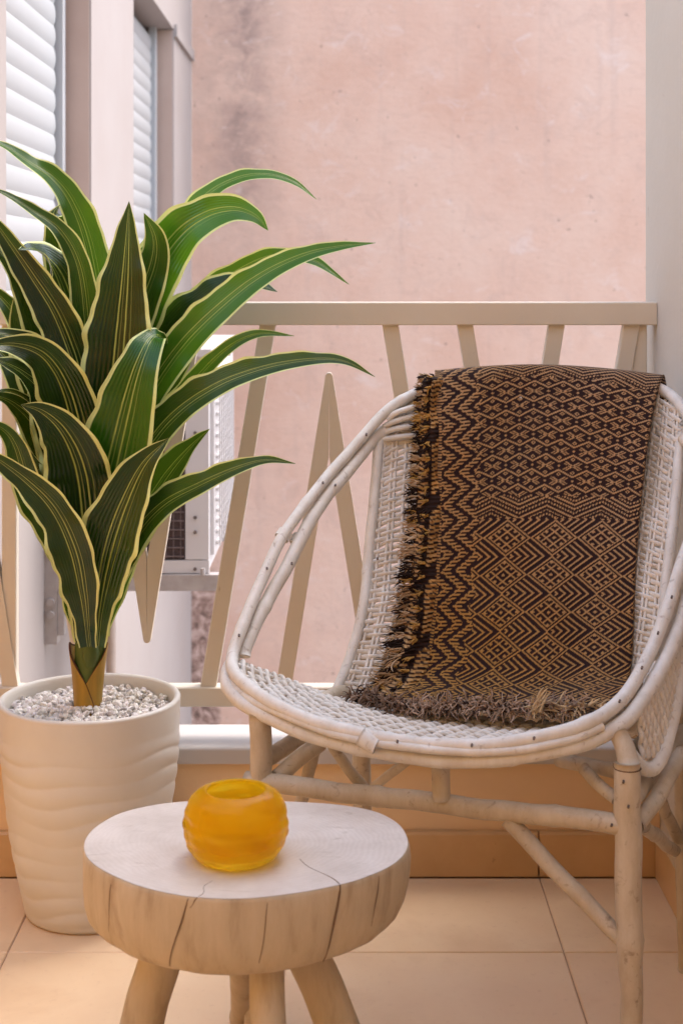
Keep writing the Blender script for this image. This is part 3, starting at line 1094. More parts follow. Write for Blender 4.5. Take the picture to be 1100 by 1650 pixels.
# --- back leaves first (from the far side of the crown to the near side)
leaf([(158, 760, 2), (165, 600, 4), (158, 480, 5), (140, 385, 5), (115, 322, 4), (85, 285, 2), (50, 262, 0), (10, 236, -3), (-30, 222, -6)], 66, 0.75, 35, 0.2, 0.05, 0.45)
leaf([(150, 760, 2), (140, 620, 5), (118, 500, 7), (100, 410, 8), (92, 352, 6), (96, 330, 2)], 70, 0.3, 45, 0.15, 0.04, 0.6, sharp=2.6)
leaf([(148, 760, 1), (135, 620, 3), (118, 520, 4), (92, 440, 2), (60, 404, -3), (30, 402, -8)], 86, 0.25, 45, 0.15, 0.05, 0.6, sharp=2.2)
leaf([(142, 800, 0), (115, 660, 1), (80, 540, 0), (40, 455, -3), (-5, 400, -7), (-50, 370, -11)], 84, 0.25, 45, 0.15, 0.05)
leaf([(142, 820, 1), (105, 690, 2), (62, 590, 2), (36, 520, 1), (28, 465, -1)], 88, 0.35, 20, 0.3, 0.05, 0.55)
leaf([(158, 820, 3), (190, 690, 5), (225, 560, 7), (255, 470, 7), (288, 380, 6), (330, 318, 4), (380, 288, 2), (430, 281, 0), (475, 294, -1), (510, 321, -2)], 50, 0.9, 40, 0.2, 0.04, 0.55)
leaf([(160, 800, 3), (185, 660, 5), (212, 540, 6), (245, 450, 5), (285, 385, 3), (330, 350, 1), (375, 338, 0), (410, 348, -1), (432, 371, -2)], 92, 0.95, 30, 0.25, 0.04, 0.62, roll=-8, sharp=2.0)
leaf([(162, 800, 4), (205, 680, 5), (258, 570, 6), (315, 490, 6), (380, 440, 5), (445, 412, 3), (505, 420, 1), (562, 458, -1)], 46, 0.85, 30, 0.25, 0.05, 0.55)
leaf([(164, 820, 3), (205, 690, 4), (250, 590, 5), (295, 515, 4), (345, 470, 2), (400, 455, 0), (447, 470, -3)], 92, 0.3, 50, 0.2, 0.05, 0.55)
leaf([(160, 850, 3), (200, 740, 4), (245, 660, 5), (285, 600, 5), (325, 545, 4)], 52, 0.4, 20, 0.25, 0.05)
leaf([(158, 760, 1), (185, 620, 2), (220, 500, 2), (246, 430, 1), (250, 385, 0), (232, 343, -1)], 72, 0.65, 25, 0.2, 0.05, 0.6, sharp=2.2)
leaf([(150, 800, 0), (146, 650, 1), (140, 520, 1), (128, 430, 0), (98, 372, -2), (55, 340, -5), (15, 315, -8), (-25, 298, -11)], 52, 0.55, 30, 0.25, 0.05, 0.35)
leaf([(150, 850, 0), (140, 720, -1), (122, 600, -1), (90, 510, -2), (50, 445, -4), (10, 385, -6), (-35, 320, -9)], 74, 0.15, 15, 0.3, 0.05, 0.45)
leaf([(138, 900, -1), (115, 740, -2), (78, 645, -3), (35, 600, -6), (-15, 575, -10)], 100, 0.2, 48, 0.15, 0.06, 0.5)
leaf([(146, 840, -2), (130, 700, -3), (96, 600, -4), (50, 555, -7), (0, 538, -11), (-45, 540, -15)], 50, 0.1, 25, 0.25, 0.05)
leaf([(140, 960, -1), (115, 830, -1), (88, 740, -1), (62, 670, -2), (45, 610, -3)], 58, 0.5, 15, 0.25, 0.06, 0.5)
leaf([(138, 960, 0), (108, 820, -1), (80, 710, -2), (52, 652, -5), (12, 630, -9), (-30, 640, -13)], 34, 0.3, 60, 0.2, 0.05, 0.6)
# right hand side
leaf([(160, 900, 2), (190, 760, 2), (235, 645, 1), (290, 562, 0), (350, 500, -2), (420, 445, -4), (490, 411, -6), (550, 397, -7), (605, 391, -8)], 66, 0.85, 32, 0.28, 0.04, 0.52)
leaf([(165, 880, 2), (215, 750, 2), (265, 675, 1), (315, 612, 0), (365, 562, -2), (415, 538, -3), (474, 541, -5)], 36, 0.65, 30, 0.25, 0.05, 0.55)
leaf([(160, 960, 1), (185, 850, 0), (222, 745, -2), (275, 672, -4), (345, 622, -6), (420, 593, -8), (500, 579, -10), (555, 582, -11), (604, 607, -12)], 62, 0.45, 30, 0.3, 0.06, 0.38)
leaf([(158, 1020, 1), (185, 925, 0), (222, 845, -1), (262, 775, -2), (302, 725, -4), (338, 691, -7)], 74, 0.5, 40, 0.2, 0.05, 0.55)
leaf([(162, 1020, 0), (182, 940, -2), (215, 865, -4), (262, 812, -6), (325, 778, -8), (385, 752, -10), (430, 741, -11), (476, 747, -12)], 54, 0.45, 25, 0.3, 0.07, 0.36)
# a few more at the left, half out of the picture
leaf([(140, 880, 0), (100, 760, 0), (60, 690, -1), (20, 650, -4), (-25, 632, -8)], 70, 0.3, 40, 0.2, 0.06)
leaf([(144, 840, 3), (105, 690, 5), (70, 580, 6), (20, 500, 5), (-30, 450, 3)], 80, 0.5, 35, 0.2, 0.05)
leaf([(142, 900, 3), (95, 780, 5), (55, 660, 6), (10, 580, 5), (-30, 545, 3)], 76, 0.2, 45, 0.2, 0.05)
# front leaves
leaf([(150, 960, -2), (160, 830, -2), (174, 700, -2), (188, 570, -2), (199, 450, -2), (208, 324, -1)], 108, 0.2, 8, 0.22, 0.05, 0.62, sharp=1.5)
leaf([(144, 980, -2), (136, 830, -3), (125, 720, -4), (104, 630, -6), (70, 575, -10), (20, 556, -14), (-30, 560, -18)], 108, 0.10, 10, 0.25, 0.05, 0.45)
leaf([(152, 1020, -2), (160, 900, -4), (176, 790, -6), (198, 690, -8.5), (218, 610, -9), (234, 566, -8), (248, 543, -5), (260, 543, -2), (268, 558, 1)], 124, 0.75, 12, 0.22, 0.03, 0.46, sharp=1.55, roll=10)
leaf([(140, 1030, -2), (128, 930, -2), (100, 830, -2), (62, 760, -4), (42, 720, -6)], 62, 0.45, 10, 0.25, 0.05)
leaf([(132, 1000, -2), (95, 880, -4), (48, 790, -6), (26, 720, -9), (2, 690, -12), (-35, 680, -16)], 52, 0.55, 15, 0.25, 0.06)
leaf([(142, 1035, -3), (139, 930, -5), (136, 840, -7), (126, 760, -9), (102, 700, -12), (68, 665, -15), (34, 652, -17)], 112, 0.08, 8, 0.16, 0.055, 0.5, sharp=2.0)
leaf([(152, 1040, -4.5), (158, 960, -8.5), (172, 885, -11.5), (198, 810, -13.5), (230, 748, -14), (272, 706, -14)], 92, 0.22, 5, 0.25, 0.055, 0.5, sharp=1.8)
leaf([(160, 1040, 1), (174, 975, 1), (194, 915, 1), (220, 868, 0), (250, 835, -1)], 50, 0.75, 10, 0.2, 0.05)
leaf([(136, 1040, -2), (122, 985, -3), (112, 930, -3), (108, 880, -3)], 36, 0.7, 10, 0.2, 0.05)
leaf([(142, 1042, -6.5), (132, 960, -11.5), (115, 885, -14.5), (86, 822, -15.5), (42, 776, -16.5), (-5, 740, -18), (-45, 712, -19)], 66, 0.30, 10, 0.3, 0.07, 0.42)

# ------------------------------------------------------------------ rattan chair
CH = np.array([0.2075, 2.29, 0.0])
chair = thing("rattan_chair", "white painted rattan lounge chair with woven seat and back", "chair", tuple(CH))
A_left = [(373, 1060, 2.285), (385, 1024, 2.315), (414, 953, 2.37), (446, 882, 2.42), (469, 843, 2.45), (521, 776, 2.51), (552, 740, 2.545), (584, 705, 2.575), (615, 669, 2.60), (647, 645, 2.62)]
A_back = [(700, 622, 2.64), (780, 606, 2.64), (870, 600, 2.62), (960, 604, 2.585), (1040, 619, 2.53), (1085, 641, 2.49)]
A_right = [(1112, 678, 2.44), (1124, 725, 2.39), (1128, 775, 2.345), (1120, 840, 2.285), (1094, 920, 2.22), (1074, 983, 2.17), (1053, 1038, 2.13), (1031, 1083, 2.09), (1010, 1117, 2.06)]
A_front = [(986, 1141, 2.035), (950, 1163, 2.01), (900, 1182, 1.998), (800, 1199, 2.0), (700, 1200, 2.025), (600, 1188, 2.06), (520, 1167, 2.10), (450, 1138, 2.15), (400, 1107, 2.21), (376, 1083, 2.25)]
R1 = 0.0094
MB().tube(PP(A_left + A_back + A_right + A_front), R1, 14, 0.008, 0.0006, closed=True, nodes=0.22).build("rim", M['rattan'], chair)
# the second, lower hoop along the front that carries on up both arms
fr = [(376, 1062, 2.31), (366, 1092, 2.262), (378, 1122, 2.22), (420, 1150, 2.175), (500, 1184, 2.12), (600, 1210, 2.068), (700, 1224, 2.03), (800, 1224, 2.004), (900, 1208, 2.0), (960, 1190, 2.012), (1008, 1160, 2.035), (1046, 1110, 2.08), (1076, 1056, 2.125), (1100, 990, 2.18), (1116, 930, 2.23), (1130, 860, 2.285)]
MB().tube(PP(fr), 0.0105, 14, 0.008, 0.0006, nodes=0.25).build("front_hoop", M['rattan'], chair)
# a thin filler cane between the two
fl_ = [(372, 1098, 2.245), (400, 1124, 2.20), (460, 1154, 2.135), (540, 1182, 2.085), (640, 1203, 2.035), (740, 1211, 2.006), (840, 1208, 1.99), (920, 1192, 1.994), (970, 1170, 2.012)]
MB().tube(PP(fl_), 0.0060, 10, 0.008, 0.0005, nodes=0.3).build("filler_cane", M['rattan'], chair)
# arm canes below the rim
bl = [(392, 1058, 2.315), (396, 1040, 2.325), (422, 985, 2.365), (458, 921, 2.41), (489, 859, 2.455), (521, 807, 2.50), (556, 764, 2.54), (584, 729, 2.575), (604, 706, 2.598), (625, 690, 2.61)]
MB().tube(PP(bl), 0.0108, 14, 0.008, 0.0006, nodes=0.2).build("arm_cane", M['rattan'], chair)
brt = [(1058, 1060, 2.135), (1078, 1005, 2.18), (1100, 935, 2.235), (1122, 860, 2.29), (1130, 790, 2.345), (1122, 735, 2.40), (1100, 705, 2.44)]
MB().tube(PP(brt), 0.0105, 14, 0.008, 0.0006, nodes=0.2).build("arm_cane", M['rattan'], chair)
# side loop at the near corner, with its own patch of weave
loop = [(1000, 1196, 2.03), (1014, 1216, 2.035), (1032, 1236, 2.045), (1050, 1240, 2.055), (1064, 1222, 2.07), (1077, 1180, 2.10), (1088, 1130, 2.13), (1097, 1070, 2.165), (1108, 1000, 2.205), (1122, 920, 2.25)]
MB().tube(PP(loop), 0.0105, 14, 0.006, 0.0004).build("side_loop", M['rattan'], chair)
mb = MB()
la = curve_at(PP([(1030, 1150, 2.05), (1050, 1112, 2.085), (1074, 1060, 2.13), (1098, 990, 2.185)]), np.linspace(0, 1, 30))
lb = curve_at(PP([(1034, 1222, 2.045), (1062, 1212, 2.075), (1080, 1150, 2.115), (1096, 1070, 2.165)]), np.linspace(0, 1, 30))
for k in range(30):
    a_, b_ = la[k], lb[k]
    u_ = np.linspace(0, 1, 24)[:, None]
    row = a_ + (b_ - a_) * u_
    row = row + np.array([0.30, -0.9, 0.1]) * (0.0028 * np.sin(u_ * math.pi * 5 + math.pi * k))
    mb.tube(row, 0.0036, 6, spline=False, squash=(0.8, 1.2))
for q in (0.1, 0.3, 0.5, 0.7, 0.9):
    mb.tube(la + (lb - la) * q, 0.0026, 6, spline=False)
o = mb.build("side_weave", M['weave'], chair)
o['kind'] = 'stuff'
# back posts
post_l = [(536, 1128, 2.405), (556, 1083, 2.425), (572, 1032, 2.45), (586, 973, 2.475), (593, 914, 2.51), (597, 855, 2.535), (605, 776, 2.57), (611, 712, 2.60), (618, 690, 2.61)]
MB().tube(PP(post_l), 0.0088, 12, 0.008, 0.0005, nodes=0.3).build("back_post", M['rattan'], chair)
post_r = [(1043, 1180, 2.225), (1060, 1060, 2.27), (1078, 900, 2.34), (1090, 780, 2.41), (1098, 690, 2.46)]
MB().tube(PP(post_r), 0.0088, 12, 0.008, 0.0005, nodes=0.3).build("back_post", M['rattan'], chair)


# woven back, a Coons patch between the posts, the base line and the rim
def coons(c0, c1, d0, d1, s, t_):
    """c0,c1: bottom, top curves over s; d0,d1: left, right curves over t"""
    S, T_ = np.meshgrid(s, t_, indexing='ij')
    S, T_ = S[..., None], T_[..., None]
    a_ = (1 - T_) * c0[:, None] + T_ * c1[:, None]
    b_ = (1 - S) * d0[None] + S * d1[None]
    q = (1 - S) * (1 - T_) * c0[0] + S * (1 - T_) * c0[-1] + (1 - S) * T_ * c1[0] + S * T_ * c1[-1]
    return a_ + b_ - q


left_b = [(540, 1122, 2.41), (556, 1083, 2.425), (572, 1032, 2.45), (586, 973, 2.475), (593, 914, 2.51), (597, 855, 2.535), (603, 776, 2.57), (608, 720, 2.595), (632, 662, 2.61)]
right_b = [(1043, 1176, 2.234), (1060, 1060, 2.27), (1078, 900, 2.34), (1090, 780, 2.41), (1100, 664, 2.462)]
top_b = [(632, 662, 2.61), (660, 640, 2.628), (700, 624, 2.64), (780, 608, 2.64), (870, 602, 2.62), (960, 606, 2.585), (1040, 622, 2.53), (1100, 664, 2.462)]
bot_b = [(540, 1122, 2.41), (790, 1152, 2.33), (1043, 1176, 2.234)]
NS_, NT_ = 241, 121
ss, ts = np.linspace(0, 1, NS_), np.linspace(0, 1, NT_)
BK = coons(curve_at(PP(bot_b), ss), curve_at(PP(top_b), ss), curve_at(PP(left_b), ts), curve_at(PP(right_b), ts), ss, ts)
BN = np.array([-0.358, -0.934, 0.28])
BN /= np.linalg.norm(BN)
BK = BK - BN * (0.028 * np.sin(np.pi * ss)[:, None, None] * np.sin(np.pi * (0.15 + 0.85 * ts))[None, :, None])


def sample_grid(G, s, t_):
    ns, nt_ = G.shape[:2]
    x = np.clip(s, 0, 1) * (ns - 1)
    y = np.clip(t_, 0, 1) * (nt_ - 1)
    i = np.minimum(x.astype(int), ns - 2)
    j = np.minimum(y.astype(int), nt_ - 2)
    fx, fy = (x - i)[..., None], (y - j)[..., None]
    return G[i, j] * (1 - fx) * (1 - fy) + G[i + 1, j] * fx * (1 - fy) + G[i, j + 1] * (1 - fx) * fy + G[i + 1, j + 1] * fx * fy


mb = MB()
nrow, nst = 58, 21
for k in range(nrow):
    tk = 0.012 + 0.97 * k / (nrow - 1)
    s = np.linspace(0.004, 0.996, nst * 7)
    row = sample_grid(BK, s, np.full_like(s, tk) + 0.0022 * np.sin(s * 31 + k * 1.7) + 0.0012 * rng.normal())
    par = k % 2
    row = row + BN * (0.0027 * np.sin(np.pi * (s * nst + par)))[:, None]
    mb.tube(row, 0.0039 * rng.uniform(0.85, 1.1), 8, spline=False, squash=(1.05, 0.40))
for k in range(nst):
    sk_ = (k + 0.5) / nst
    for d_ in (-0.0075, 0.0075):
        t_ = np.linspace(0.005, 0.995, 70)
        row = sample_grid(BK, np.full_like(t_, sk_ + d_) + 0.0015 * np.sin(t_ * 23 + k), t_)
        mb.tube(row, 0.0029, 6, spline=False)
o = mb.build("back_weave", M['weave'], chair)
o['kind'] = 'stuff'
# coarse round canes lashed under the top of the rim
for (ya, xb_, yb) in ((688, 690, 668), (700, 690, 684), (676, 690, 652), (708, 690, 700)):
    xa = 606 + (708 - ya) * 0.55
    pts = [(xa, ya, 2.602), (640, ya - (ya - yb) * 0.55, 2.60), (xb_, yb, 2.605), (760, yb - 6, 2.605), (840, yb - 10, 2.59)]
    MB().tube(PP(pts), 0.0052, 8, 0.008, 0.0008).build("lashing_cane", M['rattan'], chair)
for (ya, yb) in ((690, 704), (676, 690), (704, 716)):
    MB().tube(PP([(1000, ya - 4, 2.53), (1050, ya, 2.497), (1100, yb, 2.462)]), 0.0052, 8, 0.008, 0.0008).build("lashing_cane", M['rattan'], chair)

# woven seat: strands that follow the front rim, ruled back to the foot of the backrest
front_c = [(376, 1056, 2.29), (378, 1083, 2.25), (400, 1105, 2.21), (450, 1136, 2.15), (520, 1165, 2.10), (600, 1187, 2.06), (700, 1199, 2.025), (800, 1198, 2.0), (900, 1181, 1.998), (950, 1162, 2.01), (986, 1140, 2.035), (1010, 1116, 2.06), (1031, 1083, 2.09)]
back_c = [(536, 1124, 2.41), (660, 1142, 2.372), (790, 1156, 2.33), (920, 1168, 2.28), (1043, 1178, 2.232)]
sa_ = np.linspace(0, 1, 241)
FC, BC = curve_at(PP(front_c), sa_), curve_at(PP(back_c), sa_)
tb = np.linspace(0, 1, 61)
SEAT = FC[:, None] * (1 - tb)[None, :, None] + BC[:, None] * tb[None, :, None]
SEAT[..., 2] += -0.004 - 0.006 * np.sin(np.pi * tb)[None] * np.sin(np.pi * sa_)[:, None]
mb = MB()
nrow, nst = 29, 27
for k in range(nrow):
    tk = 0.015 + 0.975 * (k / (nrow - 1)) ** 0.95
    s = np.linspace(0.0, 1.0, nst * 7)
    jit = 0.006 * np.sin(s * 17 + k * 2.1) + 0.004 * np.sin(s * 41 + k)
    row = sample_grid(SEAT, s, np.full_like(s, tk) + jit)
    row[:, 2] += 0.0050 * np.sin(np.pi * (s * nst + (k % 2))) + 0.0008 * rng.normal()
    mb.tube(row, 0.0037 * rng.uniform(0.80, 1.12), 8, spline=False)
for k in range(nst):
    t_ = np.linspace(0.0, 1, 40)
    row = sample_grid(SEAT, np.full_like(t_, (k + 0.5) / nst), t_)
    mb.tube(row, 0.0036, 6, spline=False)
o = mb.build("seat_weave", M['weave'], chair)
o['kind'] = 'stuff'

# legs and frame
FRf, FLf, RRf, RLf = np.array([0.376, 2.0, 0]), np.array([-0.116, 2.185, 0]), np.array([0.545, 2.395, 0]), np.array([0.035, 2.58, 0])


def cane(name, pts, r, nodes=0.3, wob=0.0008, material='rattan_leg_shaded', ns=14):
    return MB().tube(np.array(pts), r, ns, 0.01, wob, nodes=nodes).build(name, M[material], chair)


def up(p, z, dx=0, dy=0):
    return np.array([p[0] + dx, p[1] + dy, z])


leg = cane("leg", [up(FRf, 0.001, 0.006, -0.006), up(FRf, 0.2, 0.003, -0.003), up(FRf, 0.372), up(FRf, 0.456)], [0.0142, 0.0148, 0.0145, 0.0175, 0.0178, 0.0182, 0.0172])
cane("strut", [up(FRf, 0.448, 0.002, 0.0), P(1006, 1206, 2.012), P(996, 1182, 2.022)], [0.0150, 0.0135, 0.0125], nodes=0)
cane("leg", [up(FLf, 0.001, -0.01, -0.004), up(FLf, 0.25), up(FLf, 0.468)], [0.0152, 0.0155, 0.0162])
cane("leg", [up(RRf, 0.001, 0.0, 0.0), up(RRf, 0.25, -0.004), up(RRf, 0.44, -0.012, -0.01), up(RRf, 0.60, -0.012, 0.01)], [0.0155, 0.016, 0.016, 0.014])
cane("leg", [up(RLf, 0.001, 0.0, 0.01), up(RLf, 0.25), up(RLf, 0.44, 0.0, -0.03), up(RLf, 0.58, 0.01, -0.05)], [0.0155, 0.016, 0.016, 0.013])
cane("stretcher", [up(FLf, 0.3685, -0.022, 0.006), (up(FLf, 0.370) + up(FRf, 0.370)) / 2, up(FRf, 0.3745, 0.004, -0.002)], 0.0136)
cane("stretcher", [up(FLf, 0.395, 0, 0.0), up(RLf, 0.385, 0, 0.0)], 0.0125)
cane("stretcher", [up(FRf, 0.40, 0, 0.0), up(RRf, 0.385, 0, 0.0)], 0.0125)
cane("stretcher", [up(RLf, 0.37, 0, 0.0), up(RRf, 0.37, 0, 0.0)], 0.0125)
# seat bearers
cane("seat_bearer", [up(FRf, 0.452, 0.0, 0.02), up(RRf, 0.425, -0.03, -0.05)], 0.0115)
cane("seat_bearer", [up(FLf, 0.452, 0.02, 0.02), up(RLf, 0.425, 0.02, -0.05)], 0.0115)
cane("seat_bearer", [P(900, 1224, 2.15), P(1000, 1246, 2.06)], 0.010)
# struts and braces seen below the seat
cane("strut", [P(710, 1222, 2.085), P(710, 1288, 2.085)], 0.0128)
cane("brace", [P(816, 1318, 2.06), P(905, 1415, 2.03), P(1004, 1516, 2.003)], 0.0112)
cane("brace", [P(446, 1254, 2.19), P(480, 1224, 2.21), P(518, 1196, 2.23)], 0.0118)
cane("brace", [P(484, 1300, 2.30), P(494, 1255, 2.27), P(506, 1205, 2.25)], 0.0095)
cane("brace", [P(528, 1190, 2.12), P(552, 1226, 2.14), P(584, 1268, 2.16)], 0.0078)
cane("brace", [P(602, 1268, 2.40), P(634, 1244, 2.36), P(676, 1212, 2.30)], 0.0072)
cane("brace", [P(1024, 1330, 2.01), P(1058, 1284, 2.06), P(1100, 1215, 2.14)], 0.0112)
cane("brace", [P(1060, 1268, 2.30), P(1072, 1310, 2.33), P(1092, 1352, 2.385)], 0.0095)
cane("brace", [P(940, 1240, 2.08), P(962, 1262, 2.05), P(992, 1288, 2.02)], 0.0085)
cane("brace", [P(1036, 1330, 2.06), P(1062, 1352, 2.20), P(1086, 1372, 2.375)], 0.0095)
# bindings where canes are lashed together
for (px_, py_, Y_, dx_, dy_, r_) in ((457, 862, 2.437, 10, -15, 0.0125), (480, 871, 2.45, 9, -16, 0.0125)):
    MB().tube(PP([(px_ - dx_ * 0.35, py_ - dy_ * 0.35, Y_), (px_ + dx_ * 0.35, py_ + dy_ * 0.35, Y_ + 0.008)]), r_, 14, 0.002).build("binding_or_gap", M['rattan'], chair)
for (p, r_) in ((P(594, 1196, 2.055), 0.0122),):
    MB().tube([p + np.array([-0.011, 0.004, 0.006]), p + np.array([0.011, -0.004, -0.004])], r_, 12, 0.004).build("binding_or_gap", M['rattan'], chair)
MB().tube([up(FRf, 0.448, 0, 0), up(FRf, 0.4495, 0, 0)], 0.0181, 14, 0.003).build("binding_or_gap", M['under'], chair)  # dark ring standing for the shaded gap above the leg, no lashing
# small nail heads
mb = MB()
nail_spots = [(385, 1024, 2.303), (430, 916, 2.385), (520, 778, 2.497), (590, 700, 2.567), (1082, 962, 2.165), (1060, 1020, 2.122), (1034, 1076, 2.077), (998, 1130, 2.028), (640, 1195, 2.028), (760, 1201, 1.992), (860, 1190, 1.988), (470, 908, 2.40), (540, 782, 2.51), (608, 900, 2.5), (1004, 1260, 1.982), (1012, 1300, 1.981), (985, 1330, 1.99)]
for (a_, b_, c_) in nail_spots:
    p = P(a_, b_, c_)
    mb.tube([p + np.array([0, -0.0015, 0.0015]), p + np.array([0, 0.002, -0.002])], 0.0017, 8, spline=False)
o = mb.build("nail", M['screw'], chair)
o['kind'] = 'stuff'

# ------------------------------------------------------------------ woven throw on the chair
rowsL = [(712, 680, 2.66), (706, 612, 2.668), (702, 597, 2.650), (701, 604, 2.622), (701, 640, 2.596), (702, 700, 2.565), (702, 760, 2.537), (702, 855, 2.492), (697, 953, 2.452), (688, 1040, 2.412), (672, 1095, 2.378), (640, 1128, 2.325), (615, 1141, 2.292)]
rowsM = [(880, 680, 2.645), (880, 604, 2.650), (880, 588, 2.628), (879, 594, 2.598), (878, 640, 2.568), (874, 700, 2.538), (870, 760, 2.508), (866, 855, 2.458), (860, 953, 2.412), (852, 1045, 2.362), (840, 1095, 2.325), (824, 1128, 2.270), (812, 1146, 2.225)]
rowsR = [(1085, 690, 2.535), (1078, 622, 2.54), (1074, 605, 2.522), (1071, 613, 2.498), (1060, 650, 2.470), (1050, 705, 2.440), (1043, 760, 2.412), (1034, 855, 2.370), (1027, 953, 2.330), (1024, 1040, 2.284), (1021, 1085, 2.252), (1014, 1112, 2.205), (1002, 1140, 2.165)]
NU, NV = 400, 500
uu, vvv = np.linspace(0, 1, NU), np.linspace(0, 1, NV)
CL, CM, CR = curve_at(PP(rowsL), vvv), curve_at(PP(rowsM), vvv), curve_at(PP(rowsR), vvv)
l0 = 2 * (uu - 0.5) * (uu - 1)
l1 = 4 * uu * (1 - uu)
l2 = 2 * uu * (uu - 0.5)
TG = l0[:, None, None] * CL[None] + l1[:, None, None] * CM[None] + l2[:, None, None] * CR[None]
und = 0.0055 * np.sin(uu * 9 + 0.5)[:, None] * np.sin(vvv * 6)[None] + 0.004 * np.sin(uu[:, None] * 19 + 1.0 + 3 * vvv[None]) * np.clip(vvv * 2 - 0.8, 0, 1)[None] + 0.003 * np.sin(uu[:, None] * 7 - 16 * vvv[None])
TG[:, :, 1] -= und
# both long edges are folds that roll back towards the chair
er = np.clip((uu - 0.972) / 0.028, 0, 1) ** 2 * 0.020
el_ = np.clip((0.03 - uu) / 0.03, 0, 1) ** 2 * 0.016
TG[:, :, 1] += (er + el_)[:, None]
# pattern, in cloth units of photo pixels
Lx = 345.0
yv = np.interp(vvv, [0, 1], [0, 1])
arc = np.concatenate([[0], np.cumsum(np.linalg.norm(np.diff(CM, axis=0), axis=1))]) * F / 2.45
X_ = (uu * Lx)[:, None] + 0 * arc[None]
Y_ = arc[None] + 0 * uu[:, None]
arc_top = np.interp(0, [0], [0]) + arc[np.argmax(CM[:, 2])]
Y_ = Y_ - arc_top
wx = 1.6 * np.sin(Y_ / 61 + 1) + 0.8 * np.sin(Y_ / 23 + X_ / 40)
wy = 3.0 * np.sin(X_ / 85 + 0.4) + 1.0 * np.sin(X_ / 31 + Y_ / 50)
X2, Y2 = X_ + wx, Y_ + wy


def fr_(x):
    return x - np.floor(x)


def tri(x):
    return np.abs(fr_(x) - 0.5) * 2


pat = np.zeros((NU, arc.size))           # 1 = gold thread, 0 = black
# rows of zigzag lines with a star between each pair
def diamond(px_, py_, ox, oy):
    ax = X2 - ox - px_ * np.round((X2 - ox) / px_)
    ay = Y2 - oy - py_ * np.round((Y2 - oy) / py_)
    return ax, ay


pw, phh, za = 45.0, 26.5, 12.5
best = np.full(X2.shape, 1e9)
row_i = np.zeros(X2.shape, int)
for k in range(-4, 26):
    line = phh * k + za * (tri(X2 / pw + 0.5 * (k % 2)) - 0.5)
    best = np.minimum(best, np.abs(Y2 - line))
    row_i += (Y2 > line)
par_ = (row_i % 2)
sx_ = X2 / pw + 0.5 * par_
dx_ = (fr_(sx_ + 0.5) - 0.5) * pw
dy_ = Y2 - (phh * (row_i - 4) - phh / 2)
pin = (fr_(sx_) - 0.5) * pw
ax_, ay_ = np.abs(dx_), np.abs(dy_)
star = (np.abs(ax_ - ay_ * 1.45) < 1.9) & (ay_ < 7.5) & (ay_ > 0.8)
star |= (np.abs(ax_ - ay_ * 1.45 - 6.5) < 1.5) & (ay_ < 5.5) & (ay_ > 1.2)
star |= (ay_ < 1.0) & (ax_ > 2.0) & (ax_ < 7)
ring_ = ax_ * 0.85 + np.abs(ay_ - 12.0)
star |= (ring_ > 1.6) & (ring_ < 3.6)
pdot = np.abs(pin) * 0.8 + ay_ * 1.1
up_pat = ((best < 1.55) | (star & (best > 2.6)) | (pdot < 2.4)).astype(float)
# chevron band near the top fold and the middle
chev = (fr_((Y2 + 22 * tri(X2 / 92.0)) / 7.6) < 0.40).astype(float)
tick = (fr_((X2 + Y2 * 0.15) / 5.0) < 0.62)
chev_b = np.where(fr_((Y2 + 22 * tri(X2 / 92.0)) / 22.0) < 0.5, chev, (fr_((Y2 + 22 * tri(X2 / 92.0)) / 7.2) < 0.46) * tick)
# big lozenges: dotted ones and nested arrows
bx, by_ = 80.0, 62.0
b1x, b1y = diamond(bx, by_, 40, 14)
b2x, b2y = diamond(bx, by_, 80, 45)
n1_ = np.abs(b1x) / (bx / 2) + np.abs(b1y) / (by_ / 2)
n2_ = np.abs(b2x) / (bx / 2) + np.abs(b2y) / (by_ / 2)
dotd = n1_ < n2_
p_ = b1x / (bx / 2) + b1y / (by_ / 2)
q_ = b1x / (bx / 2) - b1y / (by_ / 2)
cp, cq = fr_((p_ + 1) * 1.5), fr_((q_ + 1) * 1.5)
lines = (np.minimum(cp, 1 - cp) < 0.078) | (np.minimum(cq, 1 - cq) < 0.078)
dot = (np.abs(cp - 0.5) < 0.14) & (np.abs(cq - 0.5) < 0.14)
arrow = fr_((b2x / (bx / 2) + np.abs(b2y) / (by_ / 2)) * 3.0 + 0.22) < 0.34
big_line = np.abs(n1_ - 0.965) < 0.050
inner = n1_ < 0.80
lines &= inner
dot &= inner
low_pat = np.where(big_line, 1, np.where(dotd, lines | dot | (np.abs(n1_ - 0.77) < 0.03), arrow & (n1_ > 1.09))).astype(float)
pat = np.where(Y2 < 26, chev, np.where(Y2 < 252, up_pat, np.where(Y2 < 290, chev_b, low_pat)))
pat = np.where((Y2 > 26) & (Y2 < 40), chev_b, pat)
# zigzag border down the left
zw = X_ + 1.5 * np.sin(Y_ / 37)
zz_ = zw - 32 * tri(Y2 / 58.0)
fz = fr_(zz_ / 25.0)
tk = fr_(Y2 / 6.2 + 0.12 * np.sin(X_ / 6)) < 0.50
zpat = np.where(fz < 0.46, (fz > 0.36) & tk, np.where(fz < 0.55, 1, tk)).astype(float)
bord = X_ < 68 + 5 * np.sin(Y_ / 9.0)
pat = np.where(bord, zpat, pat)
pat = np.where(X_ < 9, (fr_(Y2 / 5.2) < 0.5), pat)
jit = rng.normal(0, 1, pat.shape)
gold = np.zeros(pat.shape + (3,))
hue = np.clip(0.5 + 0.35 * np.sin(X_ / 90 + 1.3) + 0.25 * np.sin(Y_ / 70) + 0.15 * jit, 0, 1)[..., None]
tan_c, gold_c = np.array([0.42, 0.275, 0.17]), np.array([0.35, 0.19, 0.055])
lower = np.clip((Y_ - 120) / 260, 0, 1)[..., None]
